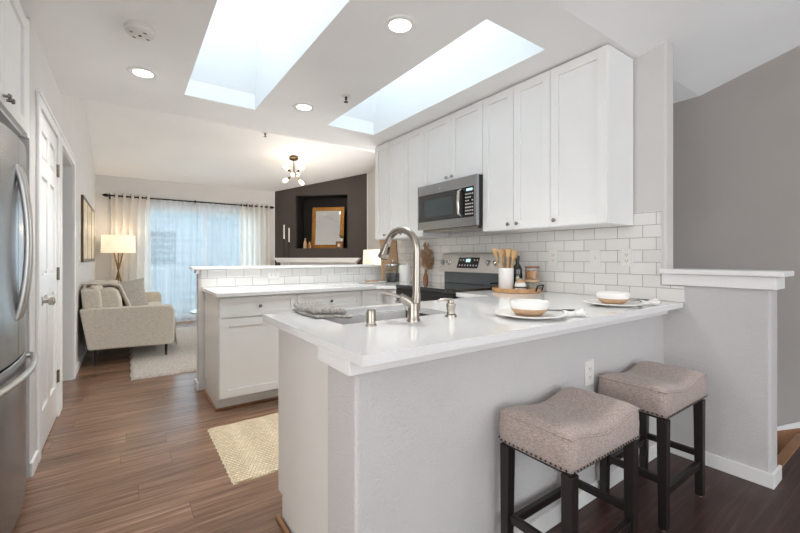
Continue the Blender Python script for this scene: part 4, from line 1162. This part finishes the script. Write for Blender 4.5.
for (nm, x0, y0, x1, y1, h, lab, kd) in U:
    t = thing(nm, lab, 'utensil', (cx1, cy1, zt+.012))
    # leaning in the camera's left-right direction
    p0 = rt*(x0*.5)+fd*(y0*.6); p1 = rt*x1+fd*y1+up*h
    B().tube([p0, p0+(p1-p0)*.8], .0055, 8).done('stick', m_woodu, t, smooth=True)
    dr = (p1-p0).normalized(); q = p0+(p1-p0)*.78
    if kd == 'bowl':
        bb_ = B(); bb_.tube([q, q+dr*.012, q+dr*.035, q+dr*.058, q+dr*.066], [.008, .018, .025, .019, .005], 10); bb_.done('spoon_bowl', m_woodu, t, smooth=True)
    else:
        s_ = rt; bb_ = B(); n_ = fd*.003
        a0, a1 = q-s_*.008, q+s_*.008; c0, c1 = q+dr*.065-s_*.021, q+dr*.065+s_*.021
        bb_.hexa([a0-n_, a1-n_, a1+n_, a0+n_, c0-n_, c1-n_, c1+n_, c0+n_]); bb_.done('paddle', m_woodu, t, bevel=.002)
t = thing('wine_bottle', 'dark bottle with white label between crock and jars on the tray', 'bottle', (2.482, 1.94, zt))
B().lathe([(0, 0), (.034, 0), (.036, .004), (.036, .155), (.030, .18), (.015, .205), (.0135, .25), (.016, .252), (.016, .262), (0, .263)], n=28).done('glass', m_bottle, t, smooth=True)
B().lathe([(.0365, .06), (.0365, .125)], n=28).done('label_band', m_black, t, smooth=True)
b = B()
for k in range(5):
    a = R(205)+k*.13; b.box(.037*math.cos(a)-.002, .037*math.sin(a)-.002, .075+(k % 2)*.018, .037*math.cos(a)+.002, .037*math.sin(a)+.002, .10+(k % 2)*.012)
b.done('label_print', m_label, t)
B().lathe([(.0165, .225), (.0165, .264), (0, .265)], n=20).done('cap', m_black, t, smooth=True)
def jar(label, x, y, z, r, h, fill, lidm, fh=.7):
    t = thing('storage_jar', label, 'jar', (x, y, z))
    B().lathe([(0, 0), (r, 0), (r, h), (r-.003, h), (r-.003, .004), (0, .004)], n=28).done('glass', m_glass, t, smooth=True)
    B().lathe([(0, .005), (r-.004, .005), (r-.004, h*fh), (0, h*fh)], n=28).done('contents', fill, t, smooth=True)
    B().lathe([(0, h), (r+.002, h), (r+.002, h+.014), (0, h+.014)], n=28).done('lid', lidm, t, smooth=True)
m_gran = M('granola', (214, 196, 172), .7, var=.2, scale=120, bump=.6)
jx, jy = 2.537, 1.85
jar('lower glass jar with wooden lid at the right of the tray', jx, jy, zt, .055, .068, m_gran, m_woodl, .8)
jar('upper glass jar of orange pasta stacked on the lower jar', jx+.002, jy, zt+.0825, .050, .085, m_orange, m_woodd, .78)
t = thing('sugar_bowl', 'small glass sugar bowl with white lid in front of the crock', 'jar', (2.415, 1.86, zt))
B().lathe([(0, 0), (.035, 0), (.043, .02), (.043, .045), (.036, .062), (0, .062)], n=24).done('bowl', m_ceram, t, smooth=True)
B().lathe([(.038, .062), (.036, .072), (.012, .080), (.010, .092), (0, .094)], n=24).done('lid', m_ceramt, t, smooth=True)
B().lathe([(.0438, .022), (.0438, .034)], n=24).done('band', m_slot, t, smooth=True)

# ------------------------------------------------------------------ far corner things
o = thing('cutting_board', 'tall light wood cutting board leaning in the far counter corner', 'cutting board', (2.475, 3.700, Z), 0)
o.rotation_euler = (R(-8), 0, 0)
B().box(-.115, -.009, .0015, .115, .009, .50).done('board', m_woodl, o, bevel=.008)
B().box(.115, -.0095, .0, .121, .0095, .50).done('edge_band', m_woodd, o)
t = thing('glass_canister', 'clear glass canister half full of dark coffee on the far counter', 'canister', (2.37, 3.50, Z))
B().lathe([(0, 0), (.085, 0), (.088, .01), (.088, .175), (.08, .19), (.077, .188), (.084, .17), (.084, .006), (0, .006)], n=32).done('glass', m_glass, t, smooth=True)
B().lathe([(0, .007), (.082, .007), (.082, .095), (0, .095)], n=32).done('contents', m_coffee, t, smooth=True)
B().lathe([(0, .188), (.082, .188), (.08, .200), (.02, .212), (0, .212)], n=32).done('lid', m_glass, t, smooth=True)
B().sphere((0, 0, .226), .014, 8).done('lid_knob', m_chrome, t, smooth=True)
B().lathe([(.084, .180), (.086, .180), (.086, .190), (.084, .190)], n=32).done('rim_band', m_chrome, t)
t = thing('ceramic_canister', 'cream ceramic canister with a pale scoop beside the faucet spout', 'canister', (2.47, 3.42, Z))
B().lathe([(0, 0), (.063, 0), (.068, .006), (.068, .150), (.060, .178), (.035, .192), (0, .194)], n=32).done('body', m_ceram, t, smooth=True)
o = thing('wooden_scoop', 'pale stick leaning from the cream ceramic canister', 'utensil', (2.45, 3.42, Z+.192))
p = rt*.05+up*.0; q = -rt*.045+up*.105
B().tube([p, q], .006, 8).done('stick', m_ceram, o, smooth=True)
t = thing('plate_stack', 'small dark dish with white cups on the far counter corner', 'dish', (2.12, 3.52, Z))
B().lathe([(0, 0), (.13, 0), (.15, .008), (.148, .010), (0, .006)], n=36).done('dish', m_ceram, t, smooth=True)
for k, (dx, dy) in enumerate(((-.05, 0), (.05, .02), (0, -.05))):
    B().lathe([(0, .007), (.03, .007), (.036, .02), (.034, .022), (0, .014)], (dx, dy, 0), 20).done('small_bowl', m_coffee if k == 1 else m_ceramt, t, smooth=True)
t = thing('pampas_vase', 'amber bottle vase with dried pampas grass beside the range', 'vase', (2.585, 3.20, Z))
B().lathe([(0, 0), (.026, 0), (.028, .006), (.027, .06), (.012, .10), (.010, .13), (.013, .135), (.008, .133), (0, .10)], n=20).done('vase_body', m_amber, t, smooth=True)
for k in range(9):
    a = k*.9; sx = (k-3.4)*.021; hh = .46-abs(k-3)*.040-(k % 2)*.03
    b = B(); base = Vector((0, 0, .08)); tip = rt*(sx+.012)+fd*(.015*math.sin(a))+up*hh
    b.tube([base, base+(tip-base)*.45, tip], .0015, 5)
    for j in range(60):
        f_ = .34+.66*j/60; c = base+(tip-base)*f_; l_ = .034*(1-f_)**.4+.006; an = random.uniform(0, 6.28)
        d_ = Vector((math.cos(an), math.sin(an), -.2))*l_
        b.tube([c, c+d_*.6+up*.006, c+d_-up*.006], [.003, .0028, .0008], 4)
    b.done('plume', m_pampas, t, smooth=True)
